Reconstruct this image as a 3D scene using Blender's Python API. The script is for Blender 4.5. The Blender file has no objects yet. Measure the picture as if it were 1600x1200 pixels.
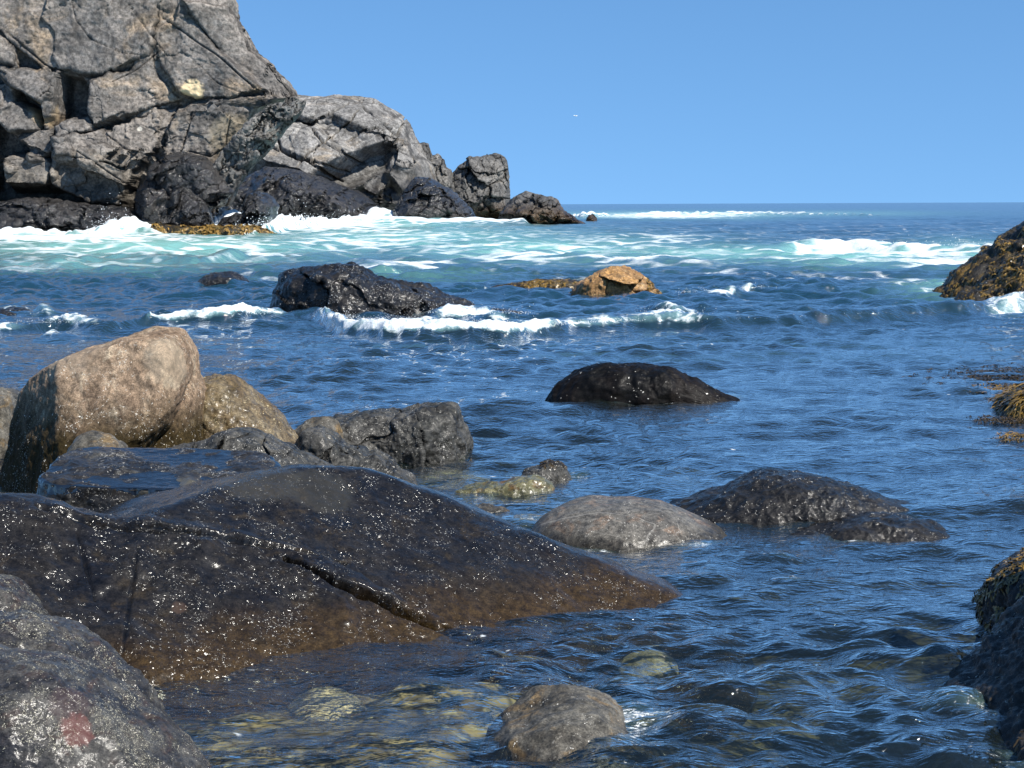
import bpy, math, random
import numpy as np
import time; _t0 = time.time()
def lap(s): print('LAP', s, round(time.time() - _t0, 1), flush=True)
from mathutils import Vector, Matrix

# ---------------------------------------------------------------- camera, world, sun, exposure
SC = bpy.context.scene
COL = SC.collection
CAM_H = 2.5
FPX = 2462.0
PITCH = math.atan((600 - 319.3) / FPX)
ROLL = math.radians(0.24)
cd = bpy.data.cameras.new('camera'); cam = bpy.data.objects.new('camera', cd); COL.objects.link(cam)
cd.sensor_width = 36; cd.lens = 36 * FPX / 1600.0
cd.clip_start = 0.1; cd.clip_end = 200000
RM = Matrix.Rotation(math.pi/2 - PITCH, 3, 'X') @ Matrix.Rotation(-ROLL, 3, 'Z')
cam.matrix_world = Matrix.Translation((0, 0, CAM_H)) @ RM.to_4x4()
SC.camera = cam
RMn = np.array(RM)

SUN_EL = math.radians(47)
SUN_V = Vector((math.sin(math.radians(128))*math.cos(SUN_EL), math.cos(math.radians(128))*math.cos(SUN_EL), math.sin(SUN_EL)))
w = bpy.data.worlds.new("World"); SC.world = w; w.use_nodes = True
nt = w.node_tree
sky = nt.nodes.new('ShaderNodeTexSky'); sky.sky_type = 'NISHITA'; sky.sun_disc = False
sky.sun_elevation = SUN_EL; sky.sun_rotation = math.radians(128)
sky.altitude = 1500; sky.air_density = 1.0; sky.dust_density = 0.2; sky.ozone_density = 4.0
tc = nt.nodes.new('ShaderNodeTexCoord'); ad = nt.nodes.new('ShaderNodeVectorMath'); ad.operation = 'ADD'; ad.inputs[1].default_value = (0, 0, .205)
nm = nt.nodes.new('ShaderNodeVectorMath'); nm.operation = 'NORMALIZE'
sq = nt.nodes.new('ShaderNodeVectorMath'); sq.operation = 'MULTIPLY'; sq.inputs[1].default_value = (1, 1, .8); nt.links.new(tc.outputs['Generated'], sq.inputs[0]); nt.links.new(sq.outputs[0], ad.inputs[0]); nt.links.new(ad.outputs[0], nm.inputs[0]); nt.links.new(nm.outputs[0], sky.inputs[0])
hs = nt.nodes.new('ShaderNodeHueSaturation'); hs.inputs['Saturation'].default_value = 1.13; hs.inputs['Hue'].default_value = .495; hs.inputs['Value'].default_value = 1.0
nt.links.new(sky.outputs[0], hs.inputs['Color'])
bg = nt.nodes['Background']; bg.inputs['Strength'].default_value = 0.118
nt.links.new(hs.outputs[0], bg.inputs['Color'])
ld = bpy.data.lights.new('sun', 'SUN'); ld.energy = 5.0; ld.angle = math.radians(0.5); ld.color = (1.0, 0.95, 0.87)
sun = bpy.data.objects.new('sun', ld); COL.objects.link(sun)
sun.rotation_euler = SUN_V.to_track_quat('Z', 'Y').to_euler()
SC.view_settings.view_transform = 'Standard'; SC.view_settings.look = 'None'
SC.view_settings.exposure = 0.66; SC.view_settings.gamma = 1.0
SC.cycles.max_bounces = 6; SC.cycles.transparent_max_bounces = 12
SC.cycles.sample_clamp_direct = 0.0; SC.cycles.sample_clamp_indirect = 4.0
SC.cycles.caustics_reflective = False; SC.cycles.caustics_refractive = False

# ---------------------------------------------------------------- pixel <-> world (build time only)
def ray(px, py):
    d = np.array([(px - 800) / FPX, (600 - py) / FPX, -1.0])
    return RMn @ d
def at(px, py, Y):
    d = ray(px, py); return np.array([0, 0, CAM_H]) + d * (Y / d[1])
def wat(px, py, z=0.0):
    d = ray(px, py); return np.array([0, 0, CAM_H]) + d * ((z - CAM_H) / d[2])
def proj(P):
    Q = (P - np.array([0, 0, CAM_H])) @ RMn
    dz = np.maximum(-Q[:, 2], 1e-3)
    return 800 + FPX * Q[:, 0] / dz, 600 - FPX * Q[:, 1] / dz

# ---------------------------------------------------------------- numpy noise
_r = np.random.RandomState(7)
_perm = np.concatenate([_r.permutation(1024)] * 3)
_g3 = _r.normal(size=(1024, 3)); _g3 /= np.linalg.norm(_g3, axis=1)[:, None]
_rnd = _r.rand(1024, 4)
def hsh(i, j, k):
    return _perm[_perm[_perm[i & 1023] + (j & 1023)] + (k & 1023)]
def pn(P, seed=0):
    P = P + seed * 17.31
    I = np.floor(P).astype(np.int64); F = P - I
    U = F * F * F * (F * (F * 6 - 15) + 10)
    res = 0
    for a in (0, 1):
        wa = U[:, 0] if a else 1 - U[:, 0]
        for b in (0, 1):
            wb = U[:, 1] if b else 1 - U[:, 1]
            for c in (0, 1):
                wc = U[:, 2] if c else 1 - U[:, 2]
                g = _g3[hsh(I[:, 0] + a, I[:, 1] + b, I[:, 2] + c)]
                d = g[:, 0] * (F[:, 0] - a) + g[:, 1] * (F[:, 1] - b) + g[:, 2] * (F[:, 2] - c)
                res = res + wa * wb * wc * d
    return res * 1.6
def fbm(P, octs=4, seed=0, gain=0.5, ridged=False):
    s = 0; a = 1.0
    for o in range(octs):
        n = pn(P * (2.03 ** o), seed + o * 3)
        if ridged: n = 0.5 - np.abs(n) * 2
        s = s + a * n; a *= gain
    return s
def vor2(P, seed=0):
    """F1, F2, four cell randoms, offset from the cell point"""
    I = np.floor(P).astype(np.int64); n = len(P)
    f1 = np.full(n, 9.0); f2 = np.full(n, 9.0); cid = np.zeros(n, np.int64); off = np.zeros((n, 2))
    for a in (-1, 0, 1):
        for b in (-1, 0, 1):
            h = hsh(I[:, 0] + a, I[:, 1] + b, np.full(n, seed, np.int64))
            r = _rnd[h]
            dx = P[:, 0] - (I[:, 0] + a + r[:, 0]); dy = P[:, 1] - (I[:, 1] + b + r[:, 1])
            d = np.sqrt(dx * dx + dy * dy)
            m = d < f1
            f2 = np.where(m, f1, np.minimum(f2, d))
            cid = np.where(m, h, cid); off[:, 0] = np.where(m, dx, off[:, 0]); off[:, 1] = np.where(m, dy, off[:, 1])
            f1 = np.where(m, d, f1)
    R = _rnd[(cid * 7 + 13) & 1023]
    return f1, f2, R, off
def ss(x, a, b):
    t = np.clip((x - a) / (b - a), 0, 1); return t * t * (3 - 2 * t)
def sdpoly(X, Y, poly):
    poly = np.array(poly, float); n = len(poly)
    d = np.full(X.shape, 1e18); ins = np.zeros(X.shape, bool)
    for i in range(n):
        ax, ay = poly[i]; bx, by = poly[(i + 1) % n]
        ex, ey = bx - ax, by - ay; wx, wy = X - ax, Y - ay
        t = np.clip((wx * ex + wy * ey) / (ex * ex + ey * ey + 1e-12), 0, 1)
        d = np.minimum(d, (wx - ex * t) ** 2 + (wy - ey * t) ** 2)
        c = ((ay > Y) != (by > Y)) & (X < (bx - ax) * (Y - ay) / ((by - ay) if by != ay else 1e-9) + ax)
        ins ^= c
    d = np.sqrt(d); return np.where(ins, -d, d)
def spline(pts, per=6):
    pts = np.array(pts, float); n = len(pts); out = []
    for i in range(n):
        p0, p1, p2, p3 = pts[i - 1], pts[i], pts[(i + 1) % n], pts[(i + 2) % n]
        for t in np.linspace(0, 1, per, endpoint=False):
            out.append(0.5 * ((2 * p1) + (-p0 + p2) * t + (2 * p0 - 5 * p1 + 4 * p2 - p3) * t * t + (-p0 + 3 * p1 - 3 * p2 + p3) * t ** 3))
    return np.array(out)

# ---------------------------------------------------------------- mesh helpers
def mesh_obj(name, V, F, mat=None, parent=None, smooth=True, attrs=None, loc=None):
    V = np.asarray(V, np.float64); F = np.asarray(F, np.int32)
    o_loc = np.zeros(3) if loc is None else np.asarray(loc, float)
    me = bpy.data.meshes.new(name); k = F.shape[1]
    me.vertices.add(len(V)); me.vertices.foreach_set('co', (V - o_loc).astype(np.float32).ravel())
    me.loops.add(F.size); me.loops.foreach_set('vertex_index', F.ravel())
    me.polygons.add(len(F)); me.polygons.foreach_set('loop_start', np.arange(0, F.size, k, dtype=np.int32))
    me.polygons.foreach_set('loop_total', np.full(len(F), k, np.int32))
    me.polygons.foreach_set('use_smooth', np.full(len(F), smooth, bool))
    me.update(calc_edges=True)
    for an, av in (attrs or {}).items():
        a = me.attributes.new(an, 'FLOAT', 'POINT'); a.data.foreach_set('value', av.astype(np.float32))
    if mat: me.materials.append(mat)
    o = bpy.data.objects.new(name, me); COL.objects.link(o)
    o.location = o_loc
    if parent is not None:
        o.parent = parent; o.location = Vector(o_loc) - parent.location
    return o
def tag(o, label=None, cat=None, group=None, kind=None):
    if label: o['label'] = label
    if cat: o['category'] = cat
    if group: o['group'] = group
    if kind: o['kind'] = kind
    return o
_ico = {}
def ico(level):
    if level in _ico: return _ico[level]
    t = (1 + 5 ** .5) / 2
    V = np.array([[-1,t,0],[1,t,0],[-1,-t,0],[1,-t,0],[0,-1,t],[0,1,t],[0,-1,-t],[0,1,-t],[t,0,-1],[t,0,1],[-t,0,-1],[-t,0,1]], float)
    F = np.array([[0,11,5],[0,5,1],[0,1,7],[0,7,10],[0,10,11],[1,5,9],[5,11,4],[11,10,2],[10,7,6],[7,1,8],[3,9,4],[3,4,2],[3,2,6],[3,6,8],[3,8,9],[4,9,5],[2,4,11],[6,2,10],[8,6,7],[9,8,1]])
    V /= np.linalg.norm(V, axis=1)[:, None]
    for _ in range(level):
        E = np.concatenate([F[:, [0, 1]], F[:, [1, 2]], F[:, [2, 0]]]); E.sort(axis=1)
        U, inv = np.unique(E, axis=0, return_inverse=True); inv = inv.ravel()
        M = V[U].sum(axis=1); M /= np.linalg.norm(M, axis=1)[:, None]
        n = len(V); m = len(F); a, b, c = inv[:m] + n, inv[m:2*m] + n, inv[2*m:] + n
        V = np.concatenate([V, M])
        F = np.concatenate([np.stack([F[:,0], a, c], 1), np.stack([F[:,1], b, a], 1), np.stack([F[:,2], c, b], 1), np.stack([a, b, c], 1)])
    _ico[level] = (V, F); return V, F
def vnormals(V, F):
    n = np.cross(V[F[:, 1]] - V[F[:, 0]], V[F[:, 2]] - V[F[:, 0]])
    N = np.zeros_like(V)
    for k in range(3):
        for c in range(3):
            N[:, c] += np.bincount(F[:, k], n[:, c], len(V))
    return N / (np.linalg.norm(N, axis=1)[:, None] + 1e-12)

# ---------------------------------------------------------------- the rock generator
def rock_mesh(outline, Y, front, back, center=None, e=2.4, eb=None, flare=0.0, level=7, seed=1, smooth=True,
              noise=((0.5, 0.06), (0.15, 0.02)), ridged=None, planes=(), blocks=(), holes=(), facets=(), steep=0.25, jag=0.0, drop=None, shear=0.0, cracks=(), fmask=None):
    """an outline (photo pixels, set at world distance Y) inflated to a solid with its own front and back depth (m)"""
    pts = spline(outline) if smooth else np.array(outline, float)
    W = np.array([at(px, py, Y) for px, py in pts])[:, [0, 2]]
    if drop is not None:
        W[:, 1] = np.where(W[:, 1] < 0, W[:, 1] * drop, W[:, 1])
    if center is None:
        c = (W.min(0) + W.max(0)) / 2
    else:
        c = at(center[0], center[1], Y)[[0, 2]]
    th = np.arctan2(W[:, 1] - c[1], W[:, 0] - c[0]); rr = np.hypot(W[:, 0] - c[0], W[:, 1] - c[1])
    # ray cast against every outline segment: robust star radius
    T = np.linspace(-math.pi, math.pi, 1441); R = np.zeros_like(T)
    A = W - c; B = np.roll(A, -1, axis=0)
    for i, t in enumerate(T):
        d = np.array([math.cos(t), math.sin(t)])
        E = B - A; den = d[0] * E[:, 1] - d[1] * E[:, 0]
        den = np.where(np.abs(den) < 1e-12, 1e-12, den)
        s = (A[:, 0] * E[:, 1] - A[:, 1] * E[:, 0]) / den
        u = (A[:, 0] * d[1] - A[:, 1] * d[0]) / den
        ok = (s > 0) & (u >= -1e-6) & (u <= 1 + 1e-6)
        R[i] = s[ok].max() if ok.any() else 0.01
    U, F = ico(level - 1)
    ang = np.arctan2(U[:, 2], U[:, 0]); r = np.interp(ang, T, R)
    s = np.hypot(U[:, 0], U[:, 2]); t = np.abs(U[:, 1])
    ee = np.where(U[:, 1] > 0, eb or e, e); k = (s ** ee + t ** ee) ** (-1.0 / ee)
    S = s * k; Tt = t * k
    X = c[0] + np.cos(ang) * r * S; Z = c[1] + np.sin(ang) * r * S
    ztop = W[:, 1].max(); H = max(ztop, 0.05)
    fl = 1 + flare * (ztop - Z) / H
    Yv = Y + np.where(U[:, 1] < 0, -Tt * front * fl, Tt * back) + shear * (Z - 0)
    V = np.stack([X, Yv, Z], 1)
    for (px, py, yy, nx, ny, nz) in planes:           # cutting planes through a pixel at depth yy
        p = at(px, py, yy); n = np.array([nx, ny, nz], float); n /= np.linalg.norm(n)
        d = (V - p) @ n; wv = 0.03 * H + 0.01
        over = np.where(d > wv, d, np.where(d > -wv, (d + wv) ** 2 / (4 * wv), 0))
        V = V - n * (over * 0.96)[:, None]
    # blocks of a fractured face, in pixel units of the outline plane
    fw = ss(-U[:, 1], 0.02, 0.3)
    PX, PY = proj(np.stack([X, np.full_like(X, Y), Z], 1))
    mpx = Y / FPX
    disp = np.zeros(len(V)); crack = np.zeros(len(V))
    for (sc, sx, amp, tilt, cw, cd_, sd) in facets:   # cell size px, x stretch, step m, tilt, crack width px, crack depth m, seed
        wp = np.stack([PX, PY, np.full_like(PX, sd)], 1)
        wx = fbm(wp / (sc * 1.3), 3, sd) * 0.35; wy = fbm(wp / (sc * 1.3), 3, sd + 50) * 0.35
        ca, sa = math.cos(0.5 + sd), math.sin(0.5 + sd)
        qx = (PX * ca + PY * sa) / (sc * sx) + wx; qy = (-PX * sa + PY * ca) / sc + wy
        f1, f2, RR, off = vor2(np.stack([qx, qy], 1), sd)
        disp = disp + (RR[:, 2] - 0.5) * 2 * amp + tilt * sc * mpx * (off[:, 0] * (RR[:, 0] - 0.5) + off[:, 1] * (RR[:, 1] - 0.5)) * 2
        edge = 1 - ss((f2 - f1) * sc, 0, cw)
        disp = disp - edge * cd_; crack = np.maximum(crack, edge)
    if fmask is not None: disp = disp * fmask(PX, PY); crack = crack * fmask(PX, PY)
    for (poly, h0, gx, gy) in blocks:
        q = np.array(poly, float); cx, cy = q.mean(0)
        wx = fbm(np.stack([PX, PY, PX * 0], 1) / 14, 2, 5) * 3
        sd_ = sdpoly(PX + wx, PY + wx, q)
        h = h0 + gx * (PX - cx) + gy * (PY - cy) - steep * np.maximum(0, sd_ + 1.5) - 0.1 * steep * np.maximum(0, sd_ + 5)
        take = h > disp
        disp = np.where(take, h + 0.35 * disp * (sd_ < 0), disp)
        crack = np.maximum(crack * np.where(sd_ < -3, .6, 1), (np.abs(sd_) < 1.6) * 0.8)
    for (poly, h0) in holes:
        sd_ = sdpoly(PX, PY, poly)
        disp = np.minimum(disp, -h0 + steep * 1.6 * np.maximum(0, sd_ + 2))
    V[:, 1] -= disp * fw
    N = vnormals(V, F)
    tot = 0
    for i, (sc, amp) in enumerate(noise):
        tot = tot + amp * fbm(V / sc, 3, seed * 11 + i * 5)
    for i, (sc, amp) in enumerate(ridged or ()):
        tot = tot + amp * fbm(V / sc, 3, seed * 13 + i * 7, ridged=True)
    if len(cracks):
        AX, AY = proj(V); jx = fbm(V / (.014 * Y), 3, seed + 70)
        for (line, cw, cd_) in cracks:
            d = np.full(len(V), 1e9); tt = np.zeros(len(V)); L = len(line) - 1
            for i in range(L):
                (ax, ay), (bx, by) = line[i], line[i + 1]; ex, ey = bx - ax, by - ay
                t = np.clip(((AX - ax) * ex + (AY - ay) * ey) / (ex * ex + ey * ey), 0, 1)
                dd = np.hypot(AX - ax - ex * t, AY + jx * cw * .5 - ay - ey * t); m = dd < d
                d = np.where(m, dd, d); tt = np.where(m, (i + t) / L, tt)
            wdt = cw * (.35 + .65 * np.sin(np.pi * np.clip(tt * .85 + .1, 0, 1)))
            g = (1 - ss(d, wdt * .35, wdt)) * (U[:, 1] < .35)
            tot = tot - g * cd_; crack = np.maximum(crack, g)
    V = V + N * tot[:, None]
    return V, F, crack
def rock(name, mat, label, outline, Y, front, back, cat='rock', group=None, parts=(), **kw):
    V, F, crack = rock_mesh(outline, Y, front, back, **kw)
    Vs, Fs, Cs = [V], [F], [crack]; n = len(V)
    for p in parts:
        v, f, c = rock_mesh(**p); Vs.append(v); Fs.append(f + n); Cs.append(c); n += len(v)
    V = np.concatenate(Vs); F = np.concatenate(Fs)
    base = [V[:, 0].mean(), V[:, 1].mean(), 0]
    o = mesh_obj(name, V, F[:, ::-1] if False else F, mat, attrs={'crack': np.concatenate(Cs)}, loc=base)
    tag(o, label, cat, group)
    o_data[o.name] = (V, F); lap(label[:30] + ' %d' % len(V))
    return o
o_data = {}

# ---------------------------------------------------------------- material helpers
class NB:
    def __init__(self, mat):
        mat.use_nodes = True; self.t = mat.node_tree; self.t.nodes.clear()
        self.out = self.n('ShaderNodeOutputMaterial')
    def n(self, ty, **kw):
        x = self.t.nodes.new(ty)
        for k, v in kw.items(): setattr(x, k, v)
        return x
    def link(self, a, b): self.t.links.new(a, b)
    def val(self, sock, v):
        if v is None: return
        if isinstance(v, (int, float)): sock.default_value = v
        elif isinstance(v, tuple): sock.default_value = (*v, 1) if len(v) == 3 and len(sock.default_value) == 4 else v
        else: self.link(v, sock)
    def m(self, op, a, b=None, c=None, clamp=False):
        x = self.n('ShaderNodeMath', operation=op); x.use_clamp = clamp
        for i, v in enumerate((a, b, c)): self.val(x.inputs[i], v) if v is not None else None
        return x.outputs[0]
    def mix(self, f, a, b, blend='MIX'):
        x = self.n('ShaderNodeMix', data_type='RGBA', blend_type=blend)
        self.val(x.inputs['Factor'], f); self.val(x.inputs['A'], a) if False else None
        ins = [s for s in x.inputs if s.type == 'RGBA']
        self.val(ins[0], a); self.val(ins[1], b)
        return [s for s in x.outputs if s.type == 'RGBA'][0]
    def noise(self, vec, scale, detail=4, rough=0.55, dist=0.0, col=False):
        x = self.n('ShaderNodeTexNoise'); self.link(vec, x.inputs['Vector'])
        x.inputs['Scale'].default_value = scale; x.inputs['Detail'].default_value = detail
        x.inputs['Roughness'].default_value = rough; x.inputs['Distortion'].default_value = dist
        return x.outputs['Color' if col else 'Fac']
    def vor(self, vec, scale, feature='F1', out='Distance', rnd=1.0):
        x = self.n('ShaderNodeTexVoronoi', feature=feature); self.link(vec, x.inputs['Vector'])
        x.inputs['Scale'].default_value = scale; x.inputs['Randomness'].default_value = rnd
        return x.outputs[out]
    def ramp(self, v, a, b, lo=0.0, hi=1.0):
        x = self.n('ShaderNodeMapRange', interpolation_type='SMOOTHSTEP'); self.val(x.inputs['Value'], v)
        for nm, q in (('From Min', a), ('From Max', b), ('To Min', lo), ('To Max', hi)): self.val(x.inputs[nm], q)
        return x.outputs[0]
    def mapv(self, vec, scale=(1, 1, 1), rot=(0, 0, 0)):
        x = self.n('ShaderNodeMapping'); self.link(vec, x.inputs['Vector'])
        x.inputs['Scale'].default_value = scale; x.inputs['Rotation'].default_value = rot
        return x.outputs[0]
    def attr(self, name):
        x = self.n('ShaderNodeAttribute', attribute_name=name); return x.outputs['Fac']

def rock_mat(name, ca, cb, cc=None, k=1.0, rough=0.6, wet_z=None, wet_col=0.35, wet_rough=0.25, speck=0.0, speck_col=(.55, .53, .48),
             coat=0.0, bump=1.0, bdist=0.01, low_col=None, low_z=(0, 1), veins=0.0, vein_rot=(0, 0, .7), spots=(), pale=None, stretch=(1, 1, 1), glint=1.0, spec=.3, sscale=44, sparkle=1.0):
    """k: texture scale (1 = near boulder in metres)"""
    mat = bpy.data.materials.new(name); b = NB(mat)
    geo = b.n('ShaderNodeNewGeometry'); P = geo.outputs['Position']
    sep = b.n('ShaderNodeSeparateXYZ'); b.link(P, sep.inputs[0]); Zs = sep.outputs['Z']
    Q = b.mapv(P, stretch)
    n1 = b.noise(Q, 2.2 * k, 6, 0.6); n2 = b.noise(Q, 14 * k, 6, 0.7); n3 = b.noise(Q, 70 * k, 4, 0.7)
    c = b.mix(b.ramp(n1, .36, .64), ca, cb)
    if cc: c = b.mix(b.ramp(b.noise(Q, 3.7 * k, 5, .65, .6), .52, .68), c, cc)
    if pale: c = b.mix(b.m('MULTIPLY', b.ramp(b.noise(Q, 1.1 * k, 3, .5), .5, .62), .8), c, pale)
    if low_col:
        f = b.ramp(b.m('ADD', Zs, b.m('MULTIPLY', b.m('SUBTRACT', n1, .5), (low_z[1] - low_z[0]) * 1.6)), low_z[1], low_z[0])
        c = b.mix(f, c, low_col)
    g = b.ramp(n2, .32, .68, 0.5, 1.5)
    c = b.mix(1.0, c, g, 'MULTIPLY')
    g3 = b.ramp(n3, .32, .68, 0.55, 1.5)
    c = b.mix(1.0, c, g3, 'MULTIPLY')
    if veins:
        for vs_, rt, w_ in ((.8, vein_rot, .0045), (1.7, (1.1, .4, 2.0), .003)):
            vn = b.noise(b.mapv(P, (.35, 1, 1), rt), vs_ * k, 2, .45, .3)
            line = b.ramp(b.m('ABSOLUTE', b.m('SUBTRACT', vn, .5)), w_, 0)
            c = b.mix(b.m('MULTIPLY', line, veins), c, (.42, .40, .36))
    r = rough
    if wet_z is not None:
        wz = b.m('ADD', Zs, b.m('MULTIPLY', b.m('SUBTRACT', b.noise(P, .9 * k, 4, .6), .5), wet_z[2]))
        wf = b.ramp(wz, wet_z[1], wet_z[0])
        c = b.mix(wf, c, b.mix(1.0, c, (wet_col, wet_col, wet_col * 1.02), 'MULTIPLY'))
        r = b.m('ADD', b.m('MULTIPLY', wf, wet_rough - rough), rough)
    cr = b.ramp(b.attr('crack'), .2, 1.0, 1.0, .45)
    c = b.mix(1.0, c, cr, 'MULTIPLY')
    if speck:  # pale dots in the colour: barnacles, and on dark wet rocks painted sun glints
        v = b.n('ShaderNodeTexVoronoi', feature='F1'); b.link(b.mapv(b.mix(.06, P, b.noise(P, 40 * k, 2, .5, 0, True), 'ADD'), (1, 1, 1.5)), v.inputs['Vector']); v.inputs['Scale'].default_value = sscale * k
        sc_ = b.n('ShaderNodeSeparateColor'); b.link(v.outputs['Color'], sc_.inputs[0])
        patch = b.ramp(b.noise(Q, 2.6 * k, 5, .7), .44, .64)
        thr = b.m('SUBTRACT', 1.0, b.m('MULTIPLY', b.m('ADD', b.m('MULTIPLY', patch, 1.6), .012), speck))
        on = b.m('GREATER_THAN', sc_.outputs[0], thr)
        dot = b.ramp(v.outputs['Distance'], .42, .22)
        sf = b.m('MULTIPLY', on, dot)
        c = b.mix(sf, c, b.mix(1.0, speck_col, b.ramp(sc_.outputs[1], 0, 1, .5, 1.25), 'MULTIPLY'))
        r = b.m('ADD', r, b.m('MULTIPLY', sf, .3)) 
    for (p, rad, col, stren) in spots:
        d = b.n('ShaderNodeVectorMath', operation='DISTANCE'); b.link(b.mix(rad * .9, P, b.noise(P, 2.5 / rad, 4, .7, 0, True), 'ADD'), d.inputs[0])
        d.inputs[1].default_value = tuple(np.array(p) + 0.5 * rad * .9)
        c = b.mix(b.m('MULTIPLY', b.ramp(d.outputs['Value'], rad, rad * .72), stren), c, col)
    bs = b.n('ShaderNodeBsdfPrincipled')
    b.val(bs.inputs['Base Color'], c)
    rr = b.m('ADD', r, b.m('MULTIPLY', b.m('SUBTRACT', n2, .5), .5 * glint), clamp=True)
    b.val(bs.inputs['Roughness'], b.m('MAXIMUM', rr, .09))
    bs.inputs['Specular IOR Level'].default_value = spec
    bs.inputs['Coat Weight'].default_value = coat; bs.inputs['Coat Roughness'].default_value = .13; bs.inputs['Coat IOR'].default_value = 1.33
    hgt = b.m('ADD', b.m('MULTIPLY', n2, .16), b.m('MULTIPLY', n3, .3))
    hgt = b.m('ADD', hgt, b.m('MULTIPLY', b.noise(Q, 230 * k, 3, .7), .12))
    if speck: hgt = b.m('ADD', hgt, b.m('MULTIPLY', sf, .25))
    bp = b.n('ShaderNodeBump'); bp.inputs['Strength'].default_value = bump; bp.inputs['Distance'].default_value = bdist / k * 1.0
    b.val(bp.inputs['Height'], hgt); b.link(bp.outputs[0], bs.inputs['Normal'])
    bp2 = b.n('ShaderNodeBump'); bp2.inputs['Strength'].default_value = .7 * bump; bp2.inputs['Distance'].default_value = bdist / k
    b.val(bp2.inputs['Height'], b.m('ADD', b.m('MULTIPLY', n2, .10), b.m('ADD', b.m('MULTIPLY', n3, .18), b.m('MULTIPLY', b.noise(Q, 190 * k, 2, .6), .08))))
    if speck and sparkle:
        vs2 = b.n('ShaderNodeTexVoronoi', feature='F1'); b.link(b.mix(.05, b.mapv(P, (1, 1, 1.3)), b.noise(P, 30 * k, 2, .5, 0, True), 'ADD'), vs2.inputs['Vector']); vs2.inputs['Scale'].default_value = sscale * 1.25 * k
        o1 = b.n('ShaderNodeVectorMath', operation='SUBTRACT'); b.link(vs2.outputs['Color'], o1.inputs[0]); o1.inputs[1].default_value = (.5, .5, .5)
        o2 = b.n('ShaderNodeVectorMath', operation='SCALE'); b.link(o1.outputs[0], o2.inputs[0]); b.val(o2.inputs['Scale'], b.m('MULTIPLY', b.ramp(b.m('ADD', b.m('MULTIPLY', b.noise(Q, 3.4 * k, 4, .65), .5), b.m('MULTIPLY', b.noise(b.mapv(P, (1, .5, 1.5), (0, .25, .2)), 1.3 * k, 3, .6), .5)), .47, .57), sparkle))
        o3 = b.n('ShaderNodeVectorMath', operation='ADD'); b.link(bp2.outputs[0], o3.inputs[0]); b.link(o2.outputs[0], o3.inputs[1])
        o4 = b.n('ShaderNodeVectorMath', operation='NORMALIZE'); b.link(o3.outputs[0], o4.inputs[0]); b.link(o4.outputs[0], bs.inputs['Coat Normal'])
    else: b.link(bp2.outputs[0], bs.inputs['Coat Normal'])
    b.link(bs.outputs[0], b.out.inputs['Surface'])
    return mat

# ---------------------------------------------------------------- materials
M = {}
M['cliff'] = rock_mat('cliff_granite', (.165, .145, .125), (.09, .084, .078), (.19, .145, .10), k=.045, rough=.85, wet_z=(1.5, 6.0, 3.5), wet_col=.22, wet_rough=.4,
                      bump=.8, bdist=.012, low_col=(.13, .115, .095), low_z=(3, 9), veins=.15,
                      spots=((tuple(at(300, 143, 153.5)), 1.25, (.60, .47, .28), 1.0), (tuple(at(218, 201, 152.7)), .3, (.5, .47, .4), .7),
                             (tuple(at(62, 182, 153.5)), 1.7, (.36, .27, .16), .6), (tuple(at(350, 225, 153)), 2.6, (.3, .25, .17), .5)))
M['shoulder'] = rock_mat('shoulder_granite', (.21, .20, .185), (.13, .125, .118), (.18, .15, .115), k=.04, rough=.85, wet_z=(4.0, 9.0, 7.0), wet_col=.2, wet_rough=.4, bump=.7, bdist=.012, veins=.4)
M['pinnacle'] = rock_mat('pinnacle_rock', (.11, .105, .097), (.065, .063, .06), (.15, .14, .125), k=.05, rough=.7, wet_z=(1, 4, 2), wet_col=.4, bump=1, bdist=.02, low_col=(.12, .075, .035), low_z=(.5, 3.5))
M['blackwet'] = rock_mat('black_wet_rock', (.014, .014, .015), (.034, .031, .029), k=.09, rough=.35, bump=1, bdist=.04, coat=.8)
M['blackrock'] = rock_mat('black_barnacle_glint_rock', (.008, .0075, .0075), (.016, .014, .012), k=.5, rough=.4, bump=1.0, bdist=.02, speck=.2, coat=.9, sparkle=1.4, spec=.12, speck_col=(.6, .6, .58), sscale=85)
M['darkdome'] = rock_mat('dark_dome_rock', (.004, .004, .004), (.008, .006, .005), k=.8, rough=.5, bump=1.0, bdist=.012, speck=.05, coat=.06, spec=.1)
M['slab'] = rock_mat('wet_dark_slab', (.007, .0065, .007), (.014, .012, .010), (.02, .015, .009), k=1.5, rough=.35, bump=1.0, bdist=.010, speck=.09, sparkle=1.3, coat=.9, spec=.06, speck_col=(.7, .68, .62), sscale=60,
                     low_col=(.030, .0185, .007), low_z=(.03, .30), spots=((tuple(at(280, 950, 8.6)), .05, (.10, .06, .04), .3), (tuple(at(400, 770, 9.9)), .32, (.045, .042, .034), .5), (tuple(at(500, 765, 9.9)), .25, (.040, .038, .031), .45)))
M['ledge'] = None
M['boulder'] = rock_mat('brown_speckled_boulder', (.23, .165, .11), (.13, .09, .06), (.33, .26, .18), k=1.3, rough=.8, spec=.1, bump=1.0, bdist=.012, speck=.22, speck_col=(.75, .7, .6),
                        low_col=(.03, .021, .008), low_z=(.48, .92), spots=((tuple(at(270, 560, 13.5)), .30, (.38, .32, .23), .35), (tuple(at(130, 570, 13.7)), .35, (.34, .28, .21), .3), (tuple(at(246, 628, 13.2)), .07, (.10, .10, .095), .8)))
M['greenbrown'] = rock_mat('olive_brown_rock', (.075, .05, .022), (.14, .11, .065), (.05, .035, .014), k=1.3, rough=.5, spec=.2, bump=1.0, bdist=.014, speck=.4, speck_col=(.6, .5, .3), coat=.5)
M['darkgrey'] = rock_mat('dark_grey_rock', (.028, .028, .025), (.06, .057, .05), (.016, .015, .013), k=1.3, rough=.5, spec=.2, bump=1.0, bdist=.016, speck=.3, coat=.25)
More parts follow.
